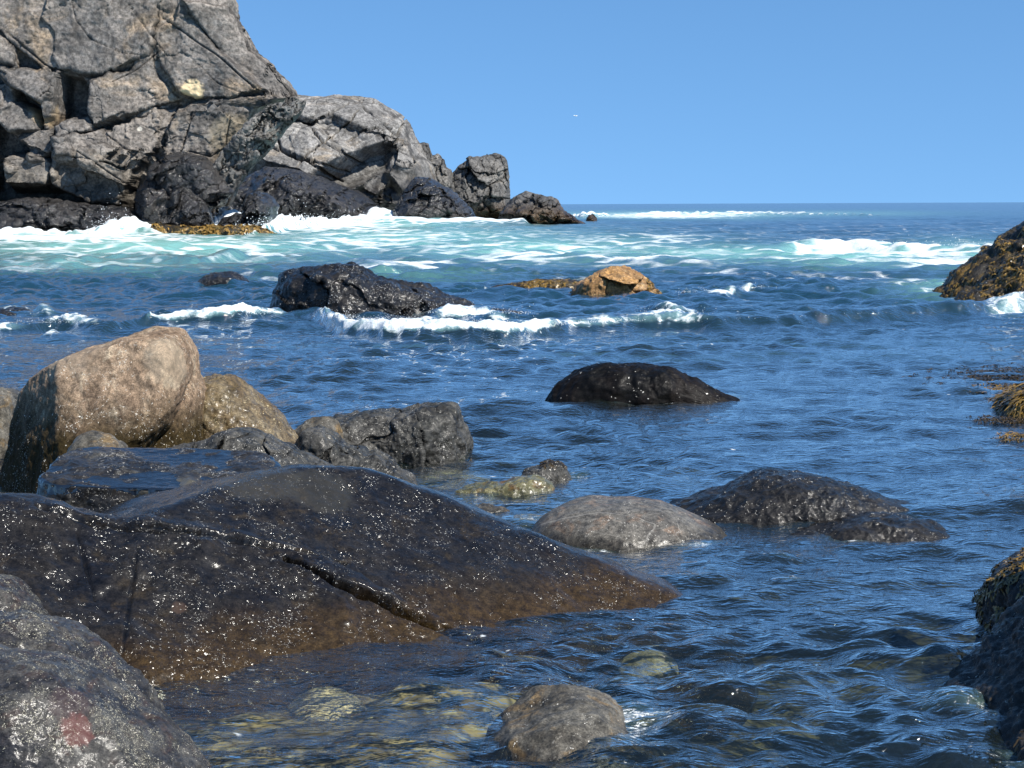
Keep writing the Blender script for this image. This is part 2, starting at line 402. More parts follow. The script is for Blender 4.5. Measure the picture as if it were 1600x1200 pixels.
M['grey'] = rock_mat('grey_rock', (.105, .098, .082), (.05, .045, .036), (.13, .09, .045), k=1.5, rough=.6, spec=.2, wet_z=(.02, .09, .06), wet_col=.45, wet_rough=.3, bump=1.0, bdist=.01, speck=.1, coat=.15)
M['dome'] = rock_mat('veined_grey_dome', (.10, .093, .08), (.06, .056, .05), (.125, .09, .065), k=1.4, wet_z=(.02, .10, .06), wet_col=.45, wet_rough=.3, rough=.6, bump=1.0, bdist=.008, speck=.12, coat=.15, veins=.28, low_col=(.09, .08, .06), low_z=(-.02, .1))
M['green'] = rock_mat('green_weedy_rock', (.06, .058, .025), (.11, .10, .05), (.10, .055, .015), k=1.5, rough=.35, bump=1.0, bdist=.012, speck=.15, coat=.6)
M['front'] = rock_mat('mottled_front_rock', (.055, .052, .046), (.018, .017, .018), (.034, .024, .02), k=1.8, rough=.4, spec=.1, bump=1.0, bdist=.012, speck=.6, speck_col=(.5, .47, .36), coat=.7, stretch=(1, 1, 1.6),
                      spots=((tuple(at(108, 1100, 6.45)), .10, (.08, .05, .05), .3), (tuple(at(125, 1135, 6.35)), .10, (.15, .055, .045), .5), (tuple(at(140, 1168, 6.2)), .10, (.21, .06, .04), .6), (tuple(at(150, 1195, 6.1)), .11, (.20, .055, .04), .6)))
M['flat'] = rock_mat('washed_flat_rock', (.009, .0085, .008), (.018, .016, .014), k=1.2, rough=.35, spec=.15, bump=1.0, bdist=.02, speck=.1, coat=.6, stretch=(.5, 1, 1.6))
M['golden'] = rock_mat('golden_brown_rock', (.36, .20, .07), (.20, .11, .04), (.45, .31, .16), k=.5, rough=.45, bump=1.0, bdist=.03, coat=.3, low_col=(.05, .035, .015), low_z=(-.1, .25))
M['weedrock'] = rock_mat('weedy_dark_rock', (.018, .017, .016), (.05, .036, .014), (.15, .09, .02), k=.5, rough=.4, spec=.2, bump=1.0, bdist=.05, coat=.45, speck=.1, stretch=(1, 1, .35))
M['shaderock'] = rock_mat('wet_striated_rock', (.016, .016, .017), (.03, .027, .024), k=1.3, rough=.4, spec=.2, bump=1.0, bdist=.03, coat=.5, stretch=(1.8, 1, .5), speck=.08)
M['sunken'] = rock_mat('sunken_pale_rock', (.36, .31, .2), (.15, .13, .08), k=2.5, rough=.8)

def ledge_mat():
    mat = rock_mat('ledge_rock', (.012, .0115, .0115), (.024, .021, .018), (.05, .047, .04), k=1.5, rough=.4, spec=.2, bump=1.0, bdist=.012, speck=.35, coat=.4,
                   spots=((tuple(at(270, 795, 10.2)), .30, (.075, .07, .056), .9),))
    b = mat.node_tree; nodes = b.nodes
    bs = [n for n in nodes if n.type == 'BSDF_PRINCIPLED'][0]; out = [n for n in nodes if n.type == 'OUTPUT_MATERIAL'][0]
    return mat
M['ledge'] = ledge_mat()

def film_mat():
    mat = bpy.data.materials.new('water_film'); b = NB(mat)
    P = b.n('ShaderNodeNewGeometry').outputs['Position']
    Q = b.mapv(P, (1, 2.2, 1))
    bs = b.n('ShaderNodeBsdfPrincipled'); b.val(bs.inputs['Base Color'], (.008, .012, .02))
    bs.inputs['Roughness'].default_value = .07; bs.inputs['IOR'].default_value = 1.75
    bp = b.n('ShaderNodeBump'); bp.inputs['Strength'].default_value = 1; bp.inputs['Distance'].default_value = .010
    b.val(bp.inputs['Height'], b.m('ADD', b.noise(Q, 7, 3, .55, .5), b.m('MULTIPLY', b.noise(Q, 30, 3, .6), .25)))
    b.link(bp.outputs[0], bs.inputs['Normal']); b.link(bs.outputs[0], b.out.inputs['Surface'])
    return mat
M['film'] = film_mat()

def weed_mat(name, ca, cb, rough=.35):
    mat = bpy.data.materials.new(name); b = NB(mat)
    P = b.n('ShaderNodeNewGeometry').outputs['Position']
    c = b.mix(b.ramp(b.noise(P, 9, 3, .6), .35, .65), ca, cb)
    bs = b.n('ShaderNodeBsdfPrincipled'); b.val(bs.inputs['Base Color'], c); bs.inputs['Roughness'].default_value = rough
    bs.inputs['Coat Weight'].default_value = .5; bs.inputs['Coat Roughness'].default_value = .2
    b.link(bs.outputs[0], b.out.inputs['Surface']); return mat
M['weed'] = weed_mat('seaweed_gold', (.27, .16, .028), (.09, .06, .012))
M['weedfar'] = weed_mat('seaweed_far', (.30, .17, .03), (.11, .07, .015), .6)
M['weeddark'] = weed_mat('seaweed_dark', (.07, .045, .012), (.02, .014, .006))

# ---------------------------------------------------------------- far headland
cliff_blocks = [
    ([(-60,-60),(300,-60),(262,20),(255,90),(185,125),(125,116),(95,116),(15,50),(-60,30)], 0.6, 0.0, 0.012),
    ([(-60,55),(15,52),(55,85),(50,108),(-60,115)], 1.2, 0.0, 0.01),
    ([(28,118),(100,116),(126,122),(120,140),(95,165),(60,150)], 2.6, 0.0, 0.035),
    ([(126,122),(122,180),(98,206),(92,170),(100,150)], 2.4, -0.03, 0.0),
    ([(-60,130),(55,140),(58,170),(30,190),(-60,150)], 1.6, 0.0, 0.03),
    ([(42,175),(58,164),(92,178),(94,205),(56,214),(38,196)], 2.6, -0.02, 0.03),
    ([(165,142),(190,126),(222,118),(252,70),(262,120),(298,162),(268,170),(218,188),(178,200),(165,168)], 1.5, -0.018, 0.012),
    ([(118,198),(164,184),(175,198),(172,208),(128,220)], 2.4, 0.0, 0.06),
    ([(120,222),(200,208),(296,166),(285,210),(262,246),(235,262),(190,255),(130,245)], 2.6, -0.012, 0.03),
    ([(-60,190),(0,192),(18,205),(20,244),(-60,250)], 3.0, 0, 0.01),
    ([(-60,258),(10,258),(20,280),(19,308),(-60,318)], 3.4, 0, 0.01),
    ([(68,210),(110,205),(122,240),(92,250),(66,228)], 2.2, 0, 0.05),
    ([(44,250),(55,239),(86,242),(118,256),(120,276),(100,302),(62,304),(44,296)], 3.6, -0.006, 0.01),
    ([(120,236),(160,240),(232,262),(228,300),(222,322),(150,312),(120,296)], 3.2, 0.0, 0.012),
    ([(160,236),(200,230),(262,246),(232,292),(200,280),(165,262)], 3.6, -0.01, 0.01),
    ([(286,214),(300,178),(345,162),(400,158),(500,150),(510,200),(470,250),(440,300),(380,320),(300,268),(282,240)], 2.2, -0.004, 0.008),
    ([(262,24),(300,18),(350,80),(430,145),(395,158),(330,160),(300,150),(270,110),(256,60)], 0.9, 0.006, 0.012),
    ([(300,10),(368,20),(398,80),(440,118),(466,155),(430,150),(360,90)], 0.2, -0.01, 0.0),
]
cliff_holes = [
    ([(127,126),(150,128),(164,145),(163,182),(140,186),(118,198),(124,170)], 3.0),
    ([(0,172),(20,186),(45,215),(76,240),(42,241),(24,250),(20,205),(0,190)], 2.6),
    ([(19,250),(42,244),(43,300),(120,300),(160,318),(60,318),(20,318)], 2.8),
    ([(55,148),(95,172),(98,206),(88,180),(60,165)], 1.2),
    ([(0,108),(12,112),(0,122)], 2.0),
]
rock('cliff', M['cliff'], 'tall grey cliff filling the upper left of the view, with a pale yellow patch', 
     [(-220,-160),(345,-160),(358,-20),(371,5),(374,30),(392,62),(402,84),(424,100),(438,117),(452,128),(462,144),(470,158),(440,166),(412,172),(404,186),(384,218),(362,250),(344,290),(325,380),(-220,380)], 160, 4.0, 5,
     cat='cliff', center=(150, 160), e=7, eb=2.0, flare=.5, level=9, seed=3, smooth=False, steep=.3, fmask=lambda X, Y: .30 + .70 * np.maximum(ss(Y, 120, 190), ss(X, 60, 0) * ss(Y, 40, 100)), blocks=cliff_blocks, holes=cliff_holes,
     facets=((75, 1.9, .3, .6, 1.6, .3, 4), (26, 1.8, .12, .5, 1.2, .12, 9), (9, 1.6, .04, .35, .8, .04, 2)), noise=((9, .2), (2.2, .10), (.8, .06)), ridged=((3.5, .10), (1.3, .10)), cracks=(([(10,48),(40,75),(70,100),(97,118)], 2.2, 0.30), ([(110,-10),(118,30),(140,60),(190,82),(250,90)], 1.6, 0.15), ([(200,5),(232,50),(262,88)], 1.6, 0.15), ([(175,128),(215,108),(250,80)], 1.9, 0.21), ([(255,28),(300,60),(350,95),(400,140),(430,155)], 2.2, 0.24), ([(120,236),(160,262),(215,300)], 1.6, 0.24), ([(235,262),(200,235),(160,205)], 1.6, 0.24), ([(300,175),(285,230),(270,260)], 2.2, 0.36), ([(340,165),(360,185),(352,230),(330,245),(290,235)], 1.6, 0.24), ([(310,100),(340,130),(390,150)], 1.2, 0.12)))
sh_blocks = [
    ([(395,180),(470,168),(520,158),(600,170),(640,200),(648,228),(600,215),(540,190),(470,195),(405,200)], 2.0, 0, .05),
    ([(345,262),(400,200),(450,196),(520,212),(560,250),(580,268),(538,284),(470,262),(400,246)], 4.5, -.005, .05),
    ([(520,212),(600,218),(650,232),(655,260),(620,250),(578,262)], 3.0, .012, .03),
    ([(615,232),(690,262),(696,310),(640,300),(612,262)], 2.5, 0, -.02),
]
rock('rock_shoulder', M['shoulder'], 'pale grey cracked rock shoulder sloping to the sea right of the tall cliff',
     [(318,300),(340,235),(380,190),(420,165),(470,154),(500,153),(560,153),(590,160),(618,178),(638,196),(650,222),(668,245),(684,262),(700,300),(705,352),(500,352),(330,352)], 260, 14, 18,
     cat='headland', center=(500, 260), e=3.5, flare=.6, level=8, seed=5, smooth=False, steep=.22, blocks=sh_blocks,
     holes=[([(536,286),(585,250),(618,242),(612,262),(560,292)], 3), ([(395,176),(440,162),(372,245),(346,266),(338,262)], 3.5), ([(440,196),(480,192),(500,200),(450,205)], 1.5)],
     facets=((60, 2.2, .5, .35, 2.2, .8, 14), (24, 1.8, .15, .3, 1.4, .3, 22)), noise=((14, .5), (3.5, .25), (1.2, .10)), ridged=((6, .2),), cracks=(([(440,187),(487,194),(515,177),(545,160)], 4, 1.2), ([(395,219),(442,236),(480,252),(515,275),(535,283)], 4, 1.2), ([(431,205),(438,229),(470,247),(547,270)], 3, .9), ([(484,201),(505,222),(568,257)], 3, .9), ([(520,212),(482,240),(462,262)], 2.5, .7), ([(568,168),(600,192),(624,210),(631,185)], 3.5, 1.0), ([(540,222),(560,208),(590,198)], 3, .9), ([(615,212),(618,240),(612,262)], 3.5, 1.0), ([(560,172),(548,190),(520,212)], 2.5, .7), ([(590,200),(610,225),(640,235)], 2.5, .7)))
def farrock(label, mat, outline, Y, front=5, back=6, lv=6, seed=1, name='rock', cat='rock', fac=None, group=None, smooth=False, steep=.3, **kw):
    fac = fac or ((22, 1.6, .35, .9, 1.6, .3, seed), (9, 1.3, .14, .7, 1, .1, seed + 3))
    return rock(name, M[mat], label, outline, Y, front, back, cat=cat, group=group, e=2.6, flare=.5, level=lv, seed=seed, smooth=smooth, facets=fac,
                noise=((4, .25), (1, .1)), ridged=((2, .15),), **kw)
farrock('low cracked black ledge awash at the foot of the cliff, left end', 'blackwet',
        [(-60,318),(0,316),(60,310),(110,318),(160,322),(200,328),(232,345),(240,362),(240,375),(-60,375)], 149, 3, 8, 7, 31)
farrock('black leaning block with one face in deep shade against the cliff foot', 'blackwet',
        [(212,345),(216,305),(240,262),(262,243),(292,240),(318,246),(340,272),(362,300),(350,318),(330,322),(300,345),(262,370),(225,365)], 150.5, 3.2, 8, 7, 32,
        fac=((60, 1.4, .2, .5, 1.5, .2, 3), (14, 1.3, .1, .5, 1, .1, 5)), planes=((222, 320, 148.5, -1, -.45, -.1),))
farrock('grey black triangular block in front of the leaning black block', 'blackwet',
        [(240,358),(262,325),(283,296),(300,302),(318,315),(326,335),(330,352),(325,370),(240,370)], 147.5, 2, 4, 6, 33)
farrock('pointed black rock with white water on both sides at the cliff foot', 'blackwet',
        [(380,350),(381,322),(392,304),(404,300),(422,308),(432,322),(425,340),(412,352),(405,366),(382,366)], 149.5, 2.5, 4, 6, 34)
farrock('low brown black stone left of the pointed black rock', 'blackwet',
        [(336,358),(355,342),(372,333),(384,336),(392,350),(390,366),(336,368)], 148.5, 2, 3, 6, 35)
farrock('dark wet rocks sloping below the pale shoulder, left part', 'blackwet',
        [(340,300),(375,285),(420,262),(470,268),(520,285),(570,305),(605,335),(610,352),(340,352)], 232, 10, 8, 7, 36)
farrock('steep dark slab running diagonally down between the tall cliff and the pale shoulder', 'pinnacle',
        [(418,166),(446,156),(476,157),(472,172),(448,198),(416,234),(386,268),(356,320),(322,322),(318,290),(338,252),(372,206)], 151.5, 1.0, 2.6, 8, 41, eb=3.0, center=(395, 232),
        fac=((30, 3.0, .3, .5, 1.6, .3, 6), (11, 2.4, .12, .5, 1, .15, 8)))
farrock('black glistening rock with a blue sheen below the right end of the pale shoulder', 'blackwet',
        [(615,335),(630,300),(648,276),(668,278),(700,295),(735,325),(748,345),(740,355),(610,355)], 225, 6, 8, 7, 37)
farrock('broken little grey spires between the pale shoulder and the pinnacle', 'pinnacle',
        [(650,270),(656,226),(669,225),(674,245),(684,242),(694,250),(697,262),(706,266),(714,290),(720,330),(640,335)], 258, 5, 6, 6, 38)
farrock('dark grey square-topped pinnacle standing at the end of the headland', 'pinnacle',
        [(690,330),(700,285),(716,262),(735,245),(750,246),(760,242),(775,240),(788,246),(794,262),(796,300),(800,345),(690,350)], 262, 7, 9, 7, 39,
        fac=((30, 1.5, .7, .6, 2.0, .8, 6), (11, 1.3, .25, .6, 1, .3, 8)))
farrock('low brown based rock at the seaward tip of the headland', 'pinnacle',
        [(780,335),(800,312),(822,301),(850,305),(868,312),(880,330),(900,343),(915,352),(780,356)], 214, 7, 8, 7, 40)
farrock('tiny dark rock alone in the foam beyond the headland tip', 'pinnacle',
        [(916,344),(921,336),(926,334),(932,340),(934,350),(914,350)], 236, 1.5, 1.5, 4, 42)

# ---------------------------------------------------------------- rocks standing in the water
def nrock(label, mat, outline, Y, front, back, lv=7, seed=1, e=2.3, name='boulder', cat='boulder', noise=None, ridged=None, **kw):
    return rock(name, M[mat], label, outline, Y, front, back, cat=cat, e=e, level=lv, seed=seed, noise=noise or ((.5, .05), (.14, .018), (.05, .006)), ridged=ridged or ((.3, .012),), **kw)
nrock('small black dome in the left middle water', 'blackrock', [(308,448),(322,431),(350,425),(376,430),(392,445),(392,460),(308,460)], 49.5, .8, .8, 6, 51)
nrock('big black barnacled rock with foam along its right foot', 'blackrock',
      [(424,500),(434,460),(446,428),(478,419),(540,417),(566,421),(592,436),(640,446),(700,462),(738,480),(770,505),(760,530),(430,530)], 36.8, 1.6, 1.6, 8, 52, e=2.6,
      noise=((1.5, .14), (.45, .06), (.15, .025)), ridged=((.8, .05),), facets=((60, 1.5, .08, .25, 2, .04, 3),))
nrock('low black rock lapped by foam, right of the big black rock', 'blackrock', [(730,494),(760,483),(800,485),(845,497),(845,515),(730,515)], 35.3, .5, .6, 6, 53)
gold = nrock('golden brown rock in the middle water', 'golden',
      [(892,462),(905,443),(935,424),(965,417),(985,424),(1005,434),(1022,450),(1035,462),(1035,480),(892,480)], 43.5, 1.0, 1.2, 7, 54, e=2.8,
      noise=((1.0, .08), (.3, .04), (.1, .02)), facets=((45, 1.3, .15, .6, 2, .06, 6),))
reef = nrock('flat weed covered reef left of the golden brown rock', 'weedrock', [(770,449),(820,441),(880,437),(905,440),(915,455),(770,458)], 47, .6, .8, 6, 55)
wr = rock('rock', M['weedrock'], 'seaweed streaked sloping rock at the right edge, beside white water',
      [(1488,440),(1540,408),(1570,385),(1600,356),(1700,290),(1820,280),(1820,500),(1490,480)], 41.5, 1.6, 3, cat='rock', e=2.4, level=7, seed=56,
      center=(1700, 420), noise=((1.5, .2), (.4, .08), (.12, .03)), ridged=((.7, .12),),
      parts=(dict(outline=[(1484,480),(1505,462),(1540,444),(1600,408),(1700,340),(1820,330),(1820,520),(1484,500)], Y=39.2, front=1.4, back=2.5, e=2.4, level=7, seed=57,
                  center=(1680, 460), noise=((1.5, .15), (.4, .08), (.12, .03)), ridged=((.7, .12),)),))
nrock('dark rock awash with foam at the left edge of the middle water', 'blackrock', [(-60,495),(0,482),(40,484),(80,498),(80,515),(-60,515)], 35.5, .6, .8, 6, 58)
nrock('black smooth backed rock alone in calm water right of centre', 'darkdome',
      [(848,632),(866,602),(908,578),(960,570),(1030,573),(1062,583),(1110,604),(1165,630),(1185,655),(850,660)], 20.2, .55, .7, 7, 59, noise=((.8, .05), (.25, .025), (.08, .01)))
nrock('wide flat dark rock awash on the right', 'flat',
      [(1030,812),(1090,785),(1150,762),(1195,745),(1240,742),(1300,752),(1350,764),(1410,785),(1470,806),(1480,890),(1030,890)], 12.6, .6, .9, 8, 60,
      noise=((.7, .04), (.22, .012), (.07, .005)), ridged=((.5, .014), (.2, .014)),
      parts=(dict(outline=[(1180,865),(1240,838),(1320,818),(1390,812),(1450,822),(1510,836),(1560,850),(1560,900),(1180,900)], Y=11.75, front=.35, back=.7, e=2.2, level=7, seed=160, noise=((.5, .04), (.2, .012), (.07, .005)), ridged=((.5, .014), (.2, .014))),))
nrock('small dark rock awash at the right edge behind the wide flat rock', 'flat', [(1540,812),(1575,785),(1620,775),(1700,775),(1700,840),(1540,840)], 13.2, .4, .5, 6, 61)
nrock('smooth grey dome crossed by thin pale veins', 'dome',
      [(815,868),(836,830),(878,796),(935,782),(1010,784),(1062,798),(1110,818),(1145,845),(1165,920),(810,920)], 11.9, .62, .7, 8, 62, e=2.1, noise=((.8, .03), (.2, .008), (.05, .002)), ridged=((.4, .004),))
nrock('green brown wet stone behind the long slab', 'green', [(695,792),(722,766),(770,752),(820,746),(852,756),(870,782),(885,830),(700,830)], 13.5, .28, .35, 7, 63)
weedy = nrock('small dark weed topped rock behind the green brown stone', 'darkgrey', [(802,766),(818,741),(845,723),(868,722),(886,738),(900,762),(900,800),(805,800)], 14.3, .25, .3, 7, 64, noise=((.3, .04), (.1, .02)))
nrock('small pale green stone just above water beside the long slab', 'grey', [(732,818),(748,796),(770,791),(790,801),(804,826),(800,850),(735,850)], 12.6, .15, .2, 6, 65)
nrock('pointed brown grey rock alone in the water at the bottom', 'grey',
      [(752,1180),(786,1128),(838,1098),(890,1088),(938,1098),(985,1128),(1020,1165),(1050,1280),(740,1280)], 7.3, .6, .5, 8, 66, e=2.6,
      noise=((.4, .03), (.14, .012), (.05, .003)))
nrock('little stone tip just right of the pointed bottom rock', 'grey', [(995,1165),(1012,1142),(1040,1134),(1062,1150),(1075,1180),(1060,1210),(1000,1210)], 7.6, .12, .15, 6, 67)
# ---------------------------------------------------------------- foreground group
nrock('small pale grey boulder at the left edge behind the tall boulder', 'grey', [(-80,700),(-60,640),(-25,612),(2,614),(22,640),(28,720),(20,800),(-80,800)], 15.3, .5, .5, 6, 68)
nrock('rough black stone half hidden at the left edge beyond the pale one', 'darkgrey', [(-30,650),(0,611),(22,614),(40,640),(45,760),(-30,760)], 16.5, .4, .5, 6, 88)
nrock('tall brown speckled boulder with a rounded high right shoulder', 'boulder',
      [(-12,800),(2,700),(12,645),(36,602),(80,570),(150,541),(212,521),(252,515),(282,524),(297,555),(299,600),(286,650),(255,700),(250,850),(60,870)], 14.0, .95, 1.0, 8, 69, e=3.0, planes=((170, 620, 13.32, -.10, -.86, .40), (60, 700, 13.5, -.75, -.6, .2)),
      center=(150, 690), noise=((.7, .03), (.2, .012), (.06, .005)),
      parts=(dict(outline=[(200,720),(240,640),(285,600),(303,578),(316,610),(322,660),(325,720),(322,850),(200,850)], Y=14.1, front=.5, back=.7, e=2.6, level=7, seed=70,
                  noise=((.4, .03), (.1, .01), (.04, .005))),))
nrock('olive brown rounded boulder behind the right side of the tall boulder', 'greenbrown',
      [(290,640),(306,598),(338,588),(376,598),(418,634),(448,668),(470,700),(510,800),(290,810)], 14.6, .65, .7, 8, 71, noise=((.5, .04), (.14, .018), (.05, .007)))
nrock('little grey stone between the olive boulder and the dark block', 'grey', [(448,700),(466,664),(490,656),(520,662),(540,700),(545,770),(445,770)], 15.2, .3, .4, 6, 72)
nrock('dark grey angular block standing at the water edge', 'darkgrey',
      [(488,720),(506,680),(528,656),(600,645),(680,636),(711,635),(722,655),(735,698),(742,735),(745,800),(500,800)], 15.6, .55, .7, 8, 73, e=3.0,
      noise=((.5, .05), (.15, .025), (.05, .008)), facets=((90, 1.3, .03, .35, 4, .03, 5),))
nrock('knobbly grey green stone low in front of the dark block', 'darkgrey',
      [(452,760),(466,690),(482,672),(502,670),(532,692),(562,700),(575,712),(604,716),(632,738),(652,765),(655,830),(452,830)], 13.4, .45, .5, 8, 74, e=2.5,
      noise=((.35, .05), (.12, .02), (.05, .006)), facets=((50, 1.3, .03, .3, 6, .04, 7),))
nrock('flat dark cracked rock wedged behind the long slab', 'darkgrey',
      [(215,730),(270,700),(330,680),(372,671),(420,684),(475,712),(545,748),(575,800),(210,820)], 12.2, .5, .5, 8, 75, e=2.3,
      noise=((.4, .04), (.12, .015), (.05, .005)), facets=((60, 1.3, .02, .35, 4, .03, 9),))
nrock('small reddish grey cobble resting in front of the tall boulder', 'grey', [(104,740),(118,696),(135,682),(153,679),(178,688),(200,712),(205,800),(104,800)], 11.45, .14, .2, 6, 76)
ledge = nrock('flat topped ledge with a film of seawater on top, left of the long slab', 'ledge',
      [(70,830),(76,760),(84,725),(100,690),(200,680),(330,690),(410,720),(470,800),(430,900),(200,930),(90,900)], 10.7, .5, .5, 8, 77, e=4.0,
      center=(230, 800), noise=((.6, .03), (.15, .012), (.05, .004)), planes=((200, 703, 11.1, 0.03, -.125, 1),))
_a, _b, _c = at(400, 742, 9.9), at(1088, 944, 9.9), wat(300, 1058)
_n = np.cross(_b - _a, _c - _a); _n = _n / np.linalg.norm(_n); _n = _n if _n[2] > 0 else -_n
def plane_px(p, n):
    X, Y_ = proj(p[None]); return (X[0], Y_[0], p[1], n[0], n[1], n[2])
_p = (_a + _b + _c) / 3
_n2 = _n + np.array([-.05, -.22, 0])
SP1 = (plane_px(_p + _n * .012, _n), plane_px(_c + np.array([1.2, .25, .12]), _n2))
SP2 = (plane_px(_p + _n * .038, _n), plane_px(_c + np.array([0, .12, .17]), _n2))
SCR = (([(445,878),(520,912),(600,940),(660,968),(715,990),(775,1008)], 10, .13), ([(60,799),(130,815),(220,832),(330,842),(430,856),(540,880)], 8, .04),
       ([(215,860),(200,960),(190,1030)], 6, .012), ([(120,830),(150,930)], 5, .02))
slab = nrock('long dark wet slab sloping right into the water, filling the lower left', 'slab',
      [(110,1000),(112,860),(124,826),(175,798),(300,763),(400,742),(450,740),(520,739),(575,748),(640,768),(760,812),(900,868),(1000,907),(1085,946),(1160,1000),(1130,1090),(800,1160),(400,1160)], 9.9, 1.5, .9, 9, 78, e=3.0, planes=SP1, cracks=SCR,
      center=(660, 940), noise=((.9, .03), (.25, .008), (.06, .0022)), ridged=((.35, .004),),
      parts=(dict(outline=[(-70,830),(-40,790),(0,784),(60,797),(130,812),(250,833),(400,862),(500,892),(600,938),(700,986),(775,1030),(830,1090),(720,1170),(300,1210),(120,1150),(60,1000),(0,900)],
                  Y=8.95, front=1.0, back=.8, e=3.2, level=8, planes=SP2, cracks=SCR, seed=79, center=(340, 1000), noise=((.7, .05), (.25, .016), (.06, .003)), ridged=((.3, .010),),
                  ),))
nrock('rounded mottled rock cut by the left edge, below the long slab', 'front', [(-90,1000),(-40,925),(0,909),(30,924),(58,965),(80,1040),(60,1120),(-90,1120)], 8.0, .4, .4, 7, 80)
nrock('long mottled rounded rock behind the red stained one, bottom left', 'front',
      [(-90,970),(0,963),(62,972),(130,995),(190,1032),(224,1070),(246,1120),(270,1220),(-90,1240)], 7.35, .5, .45, 8, 81, e=2.2)
nrock('large mottled rock with a red stain in the bottom left corner', 'front',
      [(-100,1030),(0,1018),(60,1020),(132,1045),(200,1084),(252,1120),(292,1160),(345,1215),(400,1290),(320,1450),(-100,1450)], 6.75, .6, .5, 9, 82, e=2.2, center=(80, 1240),
      noise=((.5, .03), (.14, .012), (.04, .004)))
kr = nrock('weed fringed black rock at the right edge', 'shaderock',
      [(1545,1040),(1558,950),(1582,905),(1612,880),(1690,830),(1820,700),(1950,640),(2050,1140),(1540,1140)], 9.0, .6, .7, 7, 83, e=2.4, center=(1660, 990), noise=((.4, .05), (.12, .025), (.04, .01)))
kr2 = nrock('dark striated rock sloping in at the bottom right corner', 'shaderock',
      [(1400,1320),(1455,1180),(1520,1110),(1580,1050),(1650,960),(1780,800),(1950,560),(2200,420),(2300,1400),(1400,1400)], 7.35, 1.1, .9, 8, 84, e=3.4, center=(1850, 1120), noise=((.4, .05), (.12, .025), (.04, .01)))  # high part out of view at right is raised to shade rocks and water
kr3 = nrock('small weedy rock at the right edge of the calm water', 'shaderock',
      [(1566,668),(1585,632),(1620,606),(1720,560),(1850,480),(1900,700),(1560,700)], 18.3, .5, 1.2, 7, 85, center=(1650, 650))
# pale stones seen through the water
for i, (c, Y, lab) in enumerate([((705, 745), 14.3, 'pale green stone just under the water beside the dark block'), ((1065, 742), 14.6, 'pale yellow sunken stone beyond the grey dome'),
                                 ((510, 1102), 7.9, 'pale yellow sunken stone in the shallow pool below the long slab'), ((1010, 1040), 8.6, 'pale sunken stone right of the foot of the long slab')]):
    p = wat(c[0], c[1], -.07 if i < 2 else -.14); sc = p[1] / FPX
    U, F = ico(5)
    V = p + U * np.array([(62, 60, 60, 50)[i] * sc, (.5, .6, .22, .25)[i], .06 if i < 2 else .1]) + [0, 0, -.03]
    V = V + vnormals(V, F) * (fbm(V / .2, 3, 90 + i) * .02)[:, None]
    tag(mesh_obj('sunken_stone', V, F, M['sunken'], attrs={'crack': np.zeros(len(V))}, loc=p), lab, 'stone')

# the film of seawater lying on the ledge
LV, LF = o_data[ledge.name]
pz = at(200, 703, 11.1); hp = pz[2] - (LV[:, 0] - pz[0]) * .03 + (LV[:, 1] - pz[1]) * .125
ok = LV[:, 2] > hp - .05 + .03 * fbm(LV / .25, 3, 6)
fk = ok[LF].all(1); used = np.unique(LF[fk]); mp = -np.ones(len(LV), int); mp[used] = np.arange(len(used))
FV = LV[used].copy(); wq = ss(FV[:, 2] - hp[used], -.06, -.015); FV[:, 2] += wq * .7 * (hp[used] - FV[:, 2]); FV[:, 2] += .005 + .006 * fbm(FV * [3, 7, 1], 3, 4)
film = mesh_obj('water_film', FV, mp[LF[fk]], M['film'], parent=ledge, loc=list(ledge.location))

# ---------------------------------------------------------------- seaweed
def weed(name, base, mat, cond, n, length, width, seed=1, parent=None, down=(0, 0, -1), lift=.25, float_z=None):
    """forked ribbons rooted on a rock's surface (or lying on the water when float_z is set)"""
    rs = np.random.RandomState(seed)
    Vr, Fr = base
    if Fr is not None:
        N = vnormals(Vr, Fr); idx = np.where(cond(Vr, N))[0]
        if len(idx) == 0: print('NO WEED', name); return None
        pick = rs.choice(idx, n); P = Vr[pick]; NN = N[pick]
    else:
        P = Vr; NN = np.tile([0, 0, 1.0], (len(P), 1)); n = len(P)
    vs, fs = [], []; cnt = 0
    dn = np.array(down, float)
    for i in range(n):
        p = P[i].copy(); nn = NN[i]
        d = dn - nn * (dn @ nn); d = d / (np.linalg.norm(d) + 1e-6) + rs.normal(size=3) * .55
        d = d - nn * (d @ nn); d /= np.linalg.norm(d) + 1e-6
        for br in range(3):
            q = p.copy(); dd = d + rs.normal(size=3) * .35 * (br > 0); L = length * rs.uniform(.4, 1.1) * (1 if br == 0 else .6); sg = 5
            for k in range(sg + 1):
                side = np.cross(nn, dd); side /= np.linalg.norm(side) + 1e-6
                wd = width * (.5 + .7 * math.sin(k / sg * 2.8)) * (1 if k < sg else .4)
                tw = rs.normal() * .4; sd = side * math.cos(tw) + nn * math.sin(tw)
                h = lift * length * .25 * math.sin(k / sg * 3.0)
                vs.append(q + sd * wd + nn * h); vs.append(q - sd * wd + nn * h)
                if k < sg: fs.append([cnt, cnt + 1, cnt + 3, cnt + 2])
                cnt += 2
                dd = dd + rs.normal(size=3) * .25 + dn * .12; dd -= nn * (dd @ nn) * .8; dd /= np.linalg.norm(dd)
                q = q + dd * L / sg
                if float_z is not None: q[2] = float_z + rs.uniform(-.01, .02)
    return mesh_obj(name, np.array(vs), np.array(fs), mat, parent=parent, loc=list(parent.location) if parent else list(P.mean(0) * [1, 1, 0]))
d_ = o_data
weed('seaweed', d_[wr.name], M['weed'], lambda V, N: (N[:, 1] < .2) & (V[:, 2] > -.05) & (V[:, 2] < 1.9) & (fbm(V / .5, 2, 4) > -.15 + .25 * (V[:, 2] - .6)), 5000, .20, .014, 3, wr)
